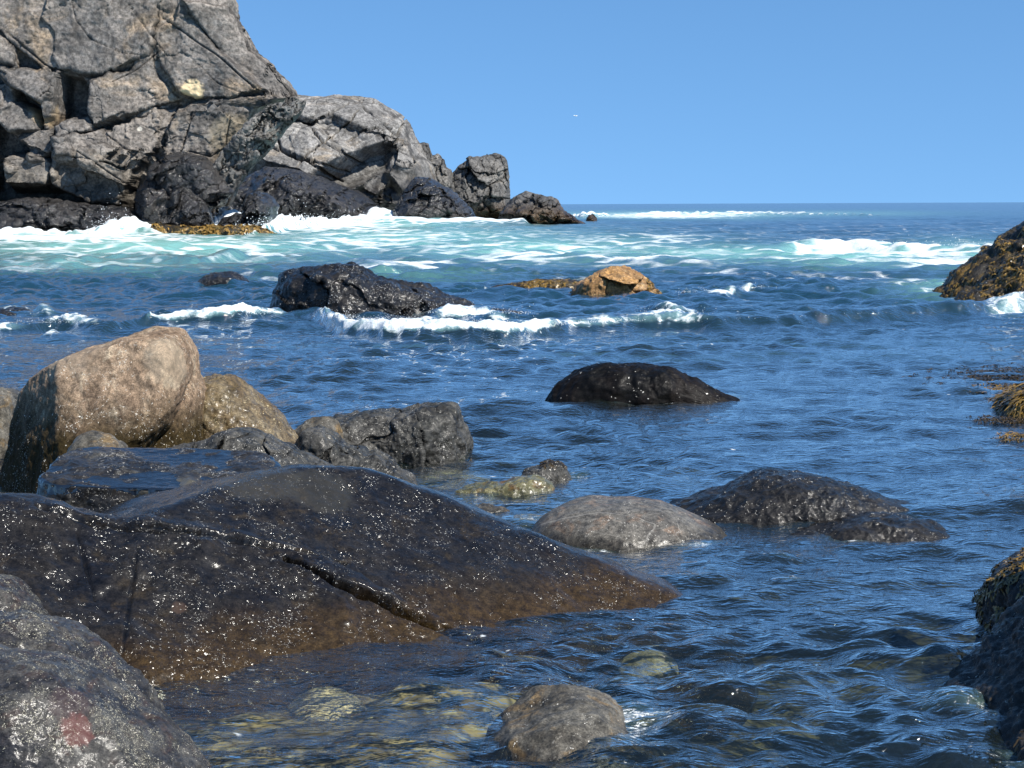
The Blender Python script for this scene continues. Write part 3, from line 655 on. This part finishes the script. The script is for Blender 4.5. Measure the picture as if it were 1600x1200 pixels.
weed('seaweed', d_[gold.name], M['weed'], lambda V, N: (V[:, 2] > -.05) & (V[:, 2] < .5) & ((V[:, 0] > at(1010, 450, 43)[0]) | ((V[:, 2] < .1))), 700, .16, .014, 4, gold)
weed('seaweed', d_[reef.name], M['weed'], lambda V, N: (V[:, 2] > -.06), 900, .2, .014, 5, reef)
weed('seaweed', d_[kr.name], M['weed'], lambda V, N: (N[:, 0] < .2) & (V[:, 2] > -.02) & (V[:, 2] < .6) & (fbm(V / .25, 2, 8) > -.15), 2000, .07, .005, 6, kr)
weed('seaweed', d_[kr2.name], M['weeddark'], lambda V, N: (V[:, 2] > -.02) & (V[:, 2] < .4) & (fbm(V / .25, 2, 9) > .15), 350, .06, .004, 7, kr2)
weed('seaweed', d_[kr3.name], M['weed'], lambda V, N: (V[:, 2] > -.05) & (fbm(V / .3, 2, 8) > -.3), 1500, .26, .008, 8, kr3)
weed('seaweed', d_[weedy.name], M['weeddark'], lambda V, N: (V[:, 2] > .12) & (N[:, 2] > .3), 200, .05, .004, 9, weedy)
# weed band at the cliff foot: its own low ledge
wl = rock('rock', M['weedrock'], 'low orange weed covered ledge awash in front of the black blocks at the cliff foot',
          [(236,362),(245,351),(270,352),(300,356),(340,356),(380,354),(410,356),(425,362),(425,370),(236,370)], 144.5, 1.6, 2, level=6, seed=91, noise=((1.5, .25), (.5, .1)))
weed('seaweed', o_data[wl.name], M['weedfar'], lambda V, N: (V[:, 2] > -.2), 2600, .9, .07, 10, wl)
def float_mat(label, cx, cy, rx, ry, n, seed, mat='weed', L=.22, W=.008):
    rs = np.random.RandomState(seed)
    pp = [wat(cx + rs.normal() * rx * .5, cy + rs.normal() * ry * .5, 0.03) for _ in range(n)]
    o = weed('floating_seaweed', (np.array(pp), None), M[mat], None, n, L, W, seed, None, down=(-1, -.2, 0), lift=.05, float_z=.035)
    tag(o, label, 'seaweed', kind='stuff')
float_mat('thin brown seaweed mat floating below the foam at the right edge, farthest of the mats', 1580, 588, 60, 16, 170, 21, 'weeddark', L=.25, W=.006)
float_mat('golden seaweed mat floating nearest the small weedy rock at the right edge', 1592, 612, 50, 14, 220, 22, L=.25, W=.007)
float_mat('sparse strands of seaweed drifting left of the small weedy rock', 1530, 588, 80, 14, 90, 23, 'weeddark', L=.25, W=.006)
float_mat('small seaweed tuft floating just before the small weedy rock', 1570, 656, 40, 6, 70, 24, 'weeddark', L=.2, W=.006)
float_mat('lowest seaweed tuft floating at the right edge of the calm water', 1590, 684, 30, 6, 45, 25, L=.2, W=.006)

# ---------------------------------------------------------------- seabed
def bed_z(x, y):
    P = np.stack([x, y, x * 0], 1)
    z = -.15 - .10 * ss(y, 8.4, 10) - .62 * ss(x, -.6, 2.2) - .25 * ss(y, 9, 14) - 1.2 * ss(y, 15, 24) - 1.5 * ss(y, 24, 40)
    return z + .07 * fbm(P / 1.1, 2, 3)
gx, gy = np.meshgrid(np.linspace(-1, 1, 500), np.linspace(0, 1, 500))
Yb = 3 + (gy ** 1.8) * 60; Xb = gx * (3 + .62 * Yb)
x, y = Xb.ravel(), Yb.ravel()
z = bed_z(x, y)
f1, f2, RR, off = vor2(np.stack([x, y], 1) * 5.5 + fbm(np.stack([x, y, x], 1) * 2, 2, 3)[:, None] * .4, 3)
z += (.06 * (.6 - f1)) * ss(RR[:, 1], .2, .9) * .9
idx = np.arange(500 * 500).reshape(500, 500)
F = np.stack([idx[:-1, :-1].ravel(), idx[:-1, 1:].ravel(), idx[1:, 1:].ravel(), idx[1:, :-1].ravel()], 1)
mat = bpy.data.materials.new('seabed'); b = NB(mat)
P = b.n('ShaderNodeNewGeometry').outputs['Position']
Pw = b.mix(.15, P, b.noise(P, 3, 3, .6, 0, True), 'ADD')
c = b.mix(b.ramp(b.noise(Pw, 2.2, 4, .6), .38, .6), (.075, .056, .026), (.24, .195, .10))
c = b.mix(b.m('MULTIPLY', b.ramp(b.noise(b.mapv(Pw, (1, 1.6, 1)), 5.5, 3, .6), .58, .68), .8), c, (.36, .33, .20))
c = b.mix(b.ramp(b.noise(Pw, 3.1, 3, .6, 1), .6, .66), c, (.02, .022, .02))
vv = b.ramp(b.vor(Pw, 5.5, 'DISTANCE_TO_EDGE'), 0, .18, .35, 1.1); c = b.mix(1.0, c, vv, 'MULTIPLY')
bs = b.n('ShaderNodeBsdfPrincipled'); b.val(bs.inputs['Base Color'], c); bs.inputs['Roughness'].default_value = .9
b.link(bs.outputs[0], b.out.inputs['Surface'])
tag(mesh_obj('seabed', np.stack([x, y, z], 1), F, mat), 'stony seabed seen through clear shallow water', 'seabed', kind='structure')

# ---------------------------------------------------------------- sea surface
rows = [3.0, 3.5, 4.0, 4.5, 5.0, 5.5, 6.0]
yv = 6.0
while yv < 40000:
    px1 = yv * yv / 3940
    if yv < 20: d = px1 * .95
    elif yv < 60: d = max(.085, .02 * (yv - 50) * .5)
    elif yv < 400: d = px1 * .2
    else: d = px1 * .6
    yv += max(d, .008); rows.append(yv)
rows = np.array(rows)
ts = np.concatenate([np.linspace(-.75, -.345, 60)[:-1], np.linspace(-.345, .345, 1000), np.linspace(.345, .75, 60)[1:]])
nr, nc = len(rows), len(ts)
print('water rows', nr, 'cols', nc)
Yg = np.repeat(rows, nc); Xg = np.tile(ts, nr) * Yg
P2 = np.stack([Xg, Yg, Xg * 0], 1); lap('grid %d' % len(Xg))
dyr = np.gradient(rows); DY = np.repeat(dyr, nc)
out_ = ss(Yg, 24, 46); far = ss(Yg, 60, 160)
Z = np.zeros_like(Xg)
rs = np.random.RandomState(11)
wl1 = fbm(P2 / 3.0, 2, 2) * .5
# travelling chop, from the sea towards the shore
WX = Xg + .35 * pn(P2 / 2.2, 5); WY = Yg + .35 * pn(P2 / 2.2, 6)
near_pool = ss(Xg, .6, -.8) * ss(Yg, 9.4, 8.4)
for lam, amp, sp, n in ((.16, .0018, .9, 8), (.3, .0055, .7, 10), (.55, .0105, .6, 10), (1.0, .017, .55, 8), (2.0, .022, .5, 7), (4.2, .030, .45, 6)):
    for i in range(n):
        l = lam * rs.uniform(.75, 1.35); th = rs.normal() * sp; ph = rs.uniform(0, 6.28)
        k = 2 * math.pi / l
        q = (WX * math.sin(th) + WY * math.cos(th)) * k + ph
        fade = ss(l / DY, 2.5, 5.0)
        near = 1.0 if lam < .8 else (.55 + .9 * out_)
        Z += amp * .62 * fade * near * (np.sin(q) + .25 * np.cos(2 * q))
calm = .55 + .75 * ss(fbm(P2 / 5.0, 2, 8), -.5, .5)
Z += ss(Yg, 60, 20) * ss(.35 / DY, 1.5, 4) * .020 * (1 - np.abs(pn(np.stack([WX / .95, WY / .34, WX * 0], 1), 41)) * 2.2)
Z += ss(Yg, 90, 30) * ss(.6 / DY, 1.2, 3) * .030 * (1 - np.abs(pn(np.stack([WX / 2.2, WY / .75, WX * 0], 1), 42)) * 2.2)
Z *= calm
# shelter near the clear pool at the lower left
pool = ss(Xg, .8, -.8) * ss(Yg, 9.6, 8.2); Z *= 1 - .5 * pool
# ridged chop and swell outside
rg = lambda sx, sy, sd: (1 - np.abs(pn(P2 / np.array([sx, sy, 1.0]), sd)) * 2.2)
Z += out_ * (1 - .4 * far) * (.11 * rg(5, 1.9, 21) + .06 * rg(2.2, .9, 22) - .1)
Z += ss(Yg, 45, 90) * (.22 * rg(16, 6, 23) + .10 * rg(7, 2.6, 24) - .22) * ss(8 / DY, 1, 3)
Z += ss(Yg, 22, 30) * .03 * rg(1.2, .5, 25)
swell = pn(P2 / np.array([60, 16, 1.0]), 31)
Z += far * .28 * swell * ss(30 / DY, 1, 3) 

foam = np.zeros_like(Z); aer = np.zeros_like(Z)
def crest(pts, wf, wb, seed=0, lump=.04, warp=.25):
    """pts: (px, py, height, foam) along a breaking crest"""
    global Z, foam
    q = np.array([list(wat(r[0], r[1], r[2] * .8)[:2] if len(r) < 5 else at(r[0], 330, r[4])[:2]) + [r[2], r[3]] for r in pts]); q = q[np.argsort(q[:, 0])]
    near = (Yg > q[:, 1].min() - 4 * wf - 2) & (Yg < q[:, 1].max() + 4 * wb + 3) & (Xg > q[0, 0] - 3) & (Xg < q[-1, 0] + 3)
    x, y = Xg[near], Yg[near]; P = P2[near]
    ws = max(1.0, wf / .4)
    yc = np.interp(x, q[:, 0], q[:, 1]) + warp * fbm(P * [1, .2, 1] / (1.2 * ws), 3, seed)
    e0 = ss(x, q[0, 0] - 1.0, q[0, 0] + .3) * ss(x, q[-1, 0] + 1.0, q[-1, 0] - .3)
    h = np.interp(x, q[:, 0], q[:, 2]) * e0; f = np.interp(x, q[:, 0], q[:, 3]) * e0
    u = y - yc
    sh = np.where(u < 0, np.exp(-(u / wf) ** 2), np.exp(-(u / wb) ** 2))
    lp = np.abs(fbm(P / (.22 * ws), 3 if ws < 2 else 2, seed + 3)) * lump + np.abs(fbm(P / (.6 * ws), 2, seed + 5)) * lump * 1.5
    band = np.where(u < 0, np.exp(-(u / (wf * 1.0)) ** 4), np.exp(-(u / (wb * .45)) ** 2)) * f
    Z[near] += h * sh + lp * np.clip(band * 1.6, 0, 1) * np.minimum(h / .3 + .2, 1.5)
    foam[near] = np.maximum(foam[near], band * (.90 + .35 * fbm(P / [1.2, .6, 1], 2, seed + 9)))
crest([(480,493,.14,.0),(505,493,.26,.7),(540,503,.30,1),(600,513,.28,1),(680,516,.26,.95),(780,516,.26,1),(850,510,.24,.85),(900,505,.24,.6),(980,500,.25,.6),(1060,496,.30,.75),(1110,500,.25,.45),
       (1200,500,.22,.22),(1300,496,.22,.26),(1400,488,.24,.2),(1470,481,.30,.1),(1530,478,.32,.1),(1600,470,.4,.7),(1700,470,.4,.8)], .30, 1.3, 1)
crest([(650,500,.08,.6),(700,490,.14,1),(760,489,.14,1),(820,500,.06,.8)], .5, 1.0, 2, lump=.08)
crest([(1005,488,.05,.2),(1050,482,.22,.7),(1085,488,.12,.6),(1110,498,.05,.3)], .4, .6, 3)
crest([(-60,508,.2,.8),(0,508,.22,.8),(60,510,.15,.3),(95,503,.2,.75),(140,506,.2,.8),(165,512,.14,.2),(228,502,.2,.3),(240,498,.24,.95),(330,497,.24,1),(380,492,.28,1),(425,493,.2,.8)], .28, .8, 4)
crest([(40,492,.02,.3),(62,488,.14,.8),(80,496,.06,.5)], .4, .5, 41)
crest([(60,528,.06,.3),(80,523,.12,.75),(95,528,.06,.4)], .2, .3, 42)
crest([(1040,458,.04,.1),(1070,460,.14,.5),(1130,461,.16,.55),(1185,452,.12,.6),(1200,446,.1,.3)], .4, 1.5, 5)
crest([(1120,900,.05,.0),(1200,905,.035,.25),(1240,903,.05,.5),(1290,905,.03,.15)], .10, .2, 6, lump=.012, warp=.05)
crest([(1120,876,.03,.3),(1180,872,.035,.4),(1230,872,.03,.6),(1260,876,.0,.1)], .10, .25, 7, lump=.01, warp=.05)
crest([(1500,800,.06,.1),(1570,792,.10,.3),(1650,790,.12,.3)], .2, .4, 71, lump=.01, warp=.1)
# farther breakers
crest([(1190,392,.1,.3),(1240,383,.3,.7),(1320,380,.36,.9),(1400,383,.36,.9),(1480,385,.3,.8),(1560,388,.3,.7),(1640,390,.3,.7)], 1.5, 7.0, 8, lump=.05, warp=1.2)
crest([(960,336,.1,.7),(1020,334,.35,1),(1060,332,.5,1),(1120,334,.3,.8),(1200,333,.4,.9),(1260,334,.3,.7),(1380,336,.3,.3)], 4, 14, 11, lump=.3, warp=2)
crest([(880,336,.3,.8),(910,336,.5,1),(950,335,.4,.9)], 4, 10, 12, lump=.3, warp=1)
crest([(560,418,.05,.5),(600,414,.22,1),(640,412,.26,1),(690,417,.1,.7)], .8, 3, 13, lump=.06, warp=.3)
crest([(750,402,.1,.3),(830,398,.3,.6),(900,402,.2,.5),(1000,405,.25,.7),(1100,408,.2,.5)], 1.2, 4, 14, lump=.06, warp=.8)
crest([(100,408,.1,.2),(200,398,.3,.4),(300,402,.3,.3),(400,395,.3,.5),(520,398,.2,.3)], 1.2, 4, 15, lump=.06, warp=.8)
# wash against the cliff: the last number is the distance
crest([(-60,0,.3,1.2,143),(60,0,.4,1.2,143),(130,0,.5,1.4,143),(165,0,.9,1.5,144),(205,0,1.3,1.5,145),(228,0,.8,1.4,145),(245,0,.3,1,144)], 2.0, 4, 16, lump=.25, warp=1)
crest([(318,0,.8,1.4,150),(330,0,1.3,1.5,154),(350,0,1.7,1.5,156),(372,0,1.6,1.5,156),(384,0,.8,1.4,152)], 3.0, 5, 17, lump=.3, warp=.6)
crest([(405,0,.3,1.1,147),(420,0,1.0,1.5,160),(450,0,1.3,1.5,180),(500,0,1.2,1.5,195),(560,0,1.1,1.4,205),(620,0,.8,1.2,205),(680,0,.5,1,200),(760,0,.4,1.1,200),(820,0,.4,.9,200)], 8, 16, 18, lump=.25, warp=2)
crest([(568,0,1.2,1.2,224),(598,0,1.7,1.4,226),(618,0,1.2,1.2,224)], 4, 5, 19, lump=.3, warp=1)
lap('crests')

PXw, PYw = proj(np.stack([Xg, Yg, Xg * 0], 1))      # plan position named in photo pixels, build time only
def patch(arr, cx, cy, rx, ry, a, p=2):
    d = ((PXw - cx) / rx) ** 2 + ((PYw - cy) / ry) ** 2
    return np.maximum(arr, a * np.exp(-d ** (p / 2)))
for a in ((250,385,420,26,.95),(620,370,330,24,.9),(850,388,300,24,.9),(1120,396,220,18,.85),(1330,398,220,18,1),(1500,395,120,22,.85),(560,350,260,12,1),(100,368,250,12,.9),
          (1050,336,220,7,.9),(1300,334,200,6,.5),(150,415,260,14,.6),(1480,452,90,16,.5),(640,430,160,12,.35)):
    aer = patch(aer, *a)
for a in ((60,372,330,12,.85),(180,356,90,12,1),(350,345,50,20,1),(480,350,160,12,1),(640,344,120,8,.8),(800,347,60,4,.8),(400,362,120,6,.45),
          (200,395,260,18,.50),(620,415,90,8,.85),(830,405,160,10,.52),(1000,410,130,8,.5),(1120,428,60,6,.6),(1300,392,150,12,.62),(1450,395,120,16,.62),(1470,410,90,8,.62),(1470,453,60,9,.7),
          (1420,440,120,14,.5),(700,493,80,7,.7),(1050,337,150,5,.75),(1190,333,120,3,.5),(300,380,200,10,.5),(560,380,200,14,.45),(960,440,160,10,.42),(40,425,150,10,.35),
          (1300,432,180,12,.42),(1000,375,200,14,.42),(1260,440,80,10,.4),(400,437,70,10,.45),(700,470,80,10,.4),(880,795,60,30,.40),(1080,760,80,20,.36),(830,820,60,14,.5),(20,490,60,8,.6),(1580,490,60,16,.75)):
    foam = patch(foam, *a)
foam = np.maximum(foam, .22 * ss(Yg, 26, 34) * ss(Yg, 400, 120)); foam = np.maximum(foam, .60 * np.clip(aer, 0, 1) * (.75 + .5 * fbm(P2 / [9, 4, 1], 2, 77)))
foam = np.maximum(foam, .02)
cs = .05; GX, GY = 560, 960                       # froth collars where rock meets water
occ = np.zeros((GY, GX))
for nm_, (v_, f_) in o_data.items():
    m = (np.abs(v_[:, 2] - .02) < .04) & (v_[:, 1] > 5) & (v_[:, 1] < 52) & (np.abs(v_[:, 0]) < 13.9)
    occ[((v_[m, 1] - 5) / cs).astype(int).clip(0, GY - 1), ((v_[m, 0] + 14) / cs).astype(int).clip(0, GX - 1)] = 1
pr = occ.copy()
for r_ in (1, 2, 2):
    acc = np.zeros_like(pr)
    for a_ in range(-r_, r_ + 1):
        for b_ in range(-r_, r_ + 1): acc += np.roll(np.roll(pr, a_, 0), b_, 1)
    pr = np.clip(acc / (2 * r_ + 1) ** 1.5, 0, 1)
mC = (Yg > 5) & (Yg < 52) & (np.abs(Xg) < 13.9)
pc = pr[((Yg[mC] - 5) / cs).astype(int).clip(0, GY - 1), ((Xg[mC] + 14) / cs).astype(int).clip(0, GX - 1)]
foam[mC] = np.maximum(foam[mC], pc * (.26 + .40 * fbm(P2[mC] / [.7, .5, 1], 2, 61)))
depth = -bed_z(Xg, np.minimum(Yg, 60))
opac = 1 - np.exp(-np.maximum(depth - .15, 0) * .9)
opac = np.maximum(opac, ss(Yg, 22, 30))
opac = np.maximum(opac, np.clip(aer, 0, 1) * .95)
V = np.stack([Xg, Yg, Z], 1)
idx = np.arange(nr * nc).reshape(nr, nc)
F = np.stack([idx[:-1, :-1].ravel(), idx[:-1, 1:].ravel(), idx[1:, 1:].ravel(), idx[1:, :-1].ravel()], 1)

mat = bpy.data.materials.new('sea_water'); b = NB(mat)
P = b.n('ShaderNodeNewGeometry').outputs['Position']
sp = b.n('ShaderNodeSeparateXYZ'); b.link(P, sp.inputs[0]); Yn = sp.outputs['Y']
A = b.attr('foam'); R_ = b.attr('aer'); O_ = b.attr('opac')
fnear = b.ramp(Yn, 28, 70, 0, 1)
Pf = b.mapv(P, (1, 1.5, 1))
Pn = b.mix(.5, Pf, b.noise(P, 1.6, 4, .65, 0, True), 'ADD')
Pw = b.mix(2.4, Pf, b.noise(P, .22, 4, .65, 0, True), 'ADD')
lace1 = b.ramp(b.vor(Pn, 1.7, 'DISTANCE_TO_EDGE'), .0, .22, 1, 0)
lace2 = b.ramp(b.vor(Pw, .33, 'DISTANCE_TO_EDGE'), .0, .25, 1, 0)
lace = b.m('ADD', b.m('MULTIPLY', lace1, b.m('SUBTRACT', 1.0, fnear)), b.m('MULTIPLY', lace2, fnear))
lace0 = b.m('MULTIPLY', b.ramp(b.noise(b.mapv(P, (1, 2.2, 1)), 26, 5, .8, .4), .42, .66), b.ramp(b.noise(b.mapv(P, (1, 2.5, 1)), 5, 4, .7, .6), .38, .62))
f0 = b.ramp(Yn, 13, 26, 0, 1)
lace1 = b.m('ADD', b.m('MULTIPLY', lace0, b.m('SUBTRACT', 1.0, b.m('MULTIPLY', f0, .6))), b.m('MULTIPLY', lace1, b.m('MULTIPLY', f0, .6)))
lace = b.m('ADD', b.m('MULTIPLY', lace1, b.m('SUBTRACT', 1.0, fnear)), b.m('MULTIPLY', lace2, fnear))
nz = b.noise(Pn, 9, 6, .75); nzf = b.noise(Pw, .8, 6, .7)
nn = b.m('ADD', b.m('MULTIPLY', nz, b.m('SUBTRACT', 1.0, fnear)), b.m('MULTIPLY', nzf, fnear))
pat = b.m('ADD', b.m('MULTIPLY', lace, .42), b.m('MULTIPLY', nn, .62))
fm = b.ramp(b.m('ADD', pat, A), b.ramp(fnear, 0, 1, .95, .86), b.ramp(fnear, 0, 1, 1.25, 1.32))
# scattered bits of froth on calm water
vo = b.n('ShaderNodeTexVoronoi', feature='F1'); b.link(b.mix(.06, b.mapv(P, (1, 1.0, .2)), b.noise(P, 9, 3, .6, 0, True), 'ADD'), vo.inputs['Vector']); vo.inputs['Scale'].default_value = 7
scx = b.n('ShaderNodeSeparateColor'); b.link(vo.outputs['Color'], scx.inputs[0])
fl = b.m('MULTIPLY', b.m('GREATER_THAN', scx.outputs[0], b.ramp(b.noise(P, .55, 3, .5), .45, .7, .996, .94)), b.ramp(vo.outputs['Distance'], b.m('ADD', b.m('MULTIPLY', scx.outputs[1], .25), .08), .03))
fl = b.m('MULTIPLY', fl, b.ramp(Yn, 45, 25, 0, .85))
fm = b.m('MAXIMUM', fm, fl)
body = b.mix(b.ramp(Yn, 16, 45), (.011, .015, .011), (.006, .030, .048))
body = b.mix(R_, body, (.20, .46, .41))
body = b.mix(b.m('MULTIPLY', b.ramp(A, .3, .8), .55), body, (.25, .46, .46))
dif = b.n('ShaderNodeBsdfDiffuse'); b.val(dif.inputs['Color'], body)
tr = b.n('ShaderNodeBsdfTransparent'); b.val(tr.inputs['Color'], b.mix(O_, (.92, .95, .86), (.45, .62, .55)))
mb = b.n('ShaderNodeMixShader'); b.link(O_, mb.inputs[0]); b.link(tr.outputs[0], mb.inputs[1]); b.link(dif.outputs[0], mb.inputs[2])
gl = b.n('ShaderNodeBsdfGlossy'); gl.inputs['Color'].default_value = (1, 1, 1, 1)
b.val(gl.inputs['Roughness'], b.ramp(Yn, 8, 90, .03, .15))
Pr = b.mapv(P, (1, 2.0, 1))
rip = b.m('ADD', b.m('MULTIPLY', b.noise(Pr, 5.5, 3, .55, .3), .45), b.m('MULTIPLY', b.noise(Pr, 17, 3, .6, .2), .22))
def rdg(v, k_): return b.m('SUBTRACT', 1.0, b.m('MULTIPLY', b.m('ABSOLUTE', b.m('SUBTRACT', v, .5)), k_))
Pq = b.mapv(P, (1, 2.6, 1), (0, 0, .12))
rip = b.m('ADD', rip, b.m('MULTIPLY', rdg(b.noise(Pq, 3.2, 3, .55, .5), 5), .22))
rip = b.m('ADD', rip, b.m('MULTIPLY', rdg(b.noise(Pq, 9.0, 2, .5, .4), 5), .07))
rip = b.m('ADD', rip, b.m('MULTIPLY', b.noise(Pr, 1.3, 4, .6, .3), b.ramp(Yn, 20, 60, .0, 2.4)))
rip = b.m('ADD', rip, b.m('MULTIPLY', b.noise(Pr, .35, 4, .6, .3), b.ramp(Yn, 90, 300, .0, 6.0)))
bp = b.n('ShaderNodeBump'); bp.inputs['Strength'].default_value = 1; b.val(bp.inputs['Distance'], .035); b.val(bp.inputs['Height'], rip)
b.link(bp.outputs[0], gl.inputs['Normal'])
fr = b.n('ShaderNodeFresnel'); fr.inputs['IOR'].default_value = 1.36; b.link(bp.outputs[0], fr.inputs['Normal'])
mw = b.n('ShaderNodeMixShader'); b.link(b.m('MULTIPLY', b.m('MINIMUM', b.m('MULTIPLY', b.m('POWER', fr.outputs[0], 1.08), b.ramp(O_, .15, .6, 2.7, 4.2)), b.ramp(Yn, 30, 150, .96, .80)), b.m('SUBTRACT', 1.0, b.m('MULTIPLY', R_, .5))), mw.inputs[0]); b.link(mb.outputs[0], mw.inputs[1]); b.link(gl.outputs[0], mw.inputs[2])
fd = b.n('ShaderNodeBsdfPrincipled'); b.val(fd.inputs['Base Color'], b.mix(b.ramp(b.noise(P, 11, 5, .8), .3, .62), (.45, .56, .58), (.86, .88, .88))); fd.inputs['Roughness'].default_value = .55
bf = b.n('ShaderNodeBump'); bf.inputs['Strength'].default_value = .8; bf.inputs['Distance'].default_value = .05; b.val(bf.inputs['Height'], b.noise(P, 14, 5, .75)); b.link(bf.outputs[0], fd.inputs['Normal'])
mf = b.n('ShaderNodeMixShader'); b.link(fm, mf.inputs[0]); b.link(mw.outputs[0], mf.inputs[1]); b.link(fd.outputs[0], mf.inputs[2])
b.link(mf.outputs[0], b.out.inputs['Surface'])
sea = tag(mesh_obj('sea', V, F, mat, attrs={'foam': foam, 'aer': aer, 'opac': opac}), 'blue choppy sea with foam and turquoise breakers', 'water', kind='structure')

# ---------------------------------------------------------------- spray: droplets thrown up along the crests
mat = bpy.data.materials.new('spray'); b = NB(mat)
bs = b.n('ShaderNodeBsdfPrincipled'); b.val(bs.inputs['Base Color'], (.9, .92, .93)); bs.inputs['Roughness'].default_value = .25; b.link(bs.outputs[0], b.out.inputs['Surface'])
OV = np.array([[1,0,0],[-1,0,0],[0,1,0],[0,-1,0],[0,0,1],[0,0,-1]], float)
OF = np.array([[0,2,4],[2,1,4],[1,3,4],[3,0,4],[2,0,5],[1,2,5],[3,1,5],[0,3,5]])
def spray(name, label, segs, seed):
    rs = np.random.RandomState(seed); vs, fs = [], []; k = 0
    for (x0, y0, x1, y1, z0, hh, rad, n, spread) in segs:
        for i in range(n):
            t = rs.rand(); c = wat(x0 + (x1 - x0) * t, y0 + (y1 - y0) * t, z0)
            env = abs(math.sin(t * 9 + seed) * math.sin(t * 23 + 1)) ** .7
            c = c + [rs.normal() * spread, rs.normal() * spread, min(rs.exponential(.4), 2) * hh * env]
            r = rad * rs.uniform(.3, 1.0) ** 1.5
            vs.append(c + OV * r * rs.uniform(.7, 1.4, 3)); fs.append(OF + k); k += 6
    V = np.concatenate(vs); tag(mesh_obj(name, V, np.concatenate(fs), mat, smooth=True, loc=list(V.mean(0))), label, 'spray', kind='stuff')
spray('sea_spray', 'white droplets thrown up along the breaking wave by the big black rock',
      [(500,495,840,510,.3,.16,.008,1500,.10),(660,488,830,490,.2,.3,.009,500,.15),(1000,492,1110,495,.25,.22,.008,500,.15),(840,508,1000,500,.25,.08,.011,300,.1),(1120,500,1400,488,.24,.05,.008,60,.12)], 1)
spray('sea_spray', 'white droplets over the small breakers left of the big black rock', [(240,495,425,490,.25,.25,.008,450,.12),(0,505,150,503,.2,.2,.008,300,.15),(1060,458,1195,448,.2,.15,.009,300,.2)], 2)
spray('sea_spray', 'white burst of spray at the foot of the cliff', [(160,358,235,350,.6,1.6,.045,900,.7),(322,350,384,345,.8,1.6,.045,800,.7),(410,352,560,345,1.0,1.0,.045,900,1.5),(1230,380,1540,384,.2,.3,.025,400,.5)], 3)

# ---------------------------------------------------------------- a gull far out
def gull():
    c = at(900, 181, 300)
    mw_ = bpy.data.materials.new('white_feathers'); b = NB(mw_); bs = b.n('ShaderNodeBsdfPrincipled')
    g = b.n('ShaderNodeNewGeometry').outputs['Position']; b.val(bs.inputs['Base Color'], b.mix(b.noise(g, 4, 2), (.8, .8, .8), (.65, .66, .68))); b.link(bs.outputs[0], b.out.inputs['Surface'])
    U, F = ico(3)
    V = U * [.34, .09, .09]; V[:, 1:] *= (1 - .75 * ss(V[:, 0], .05, .34))[:, None]          # body tapering to the tail
    V[:, 2] += .03 * ss(-V[:, 0], .15, .34)
    H = U * [.09, .06, .06] + [-.36, 0, .05]; Bk = U * [.05, .014, .014] + [-.46, 0, .04]
    Vs = [V, H, Bk]; Fs = [F, F + len(U), F + 2 * len(U)]; n = 3 * len(U)
    for s in (-1, 1):
        pts = []
        for t in np.linspace(0, 1, 9):
            yy = s * (.05 + .62 * t); zz = .05 + .07 * math.sin(t * 2.0) - .05 * t * t; xx = -.06 - .12 * math.sin(t * 3) + .22 * t * t
            ch = .17 * (1 - t ** 1.6) + .015
            for dx, dz in ((-ch * .5, 0), (0, .018 * (1 - t)), (ch * .5, 0), (0, -.01)):
                pts.append([xx + dx, yy, zz + dz])
        q = np.array(pts); fw_ = []
        for i in range(8):
            for k in range(4):
                a, b2 = i * 4 + k, i * 4 + (k + 1) % 4
                fw_ += [[a, b2, b2 + 4], [a, b2 + 4, a + 4]]
        Vs.append(q); Fs.append(np.array(fw_) + n); n += len(q)
    Vv = np.concatenate(Vs)
    a = .5; Rz = np.array([[math.cos(a), -math.sin(a), 0], [math.sin(a), math.cos(a), 0], [0, 0, 1]])
    tag(mesh_obj('gull', (Vv * 1.15) @ Rz.T + c, np.concatenate(Fs), mw_, loc=c), 'tiny white gull flying alone in the blue sky over the horizon', 'bird')
gull()
lap('end')
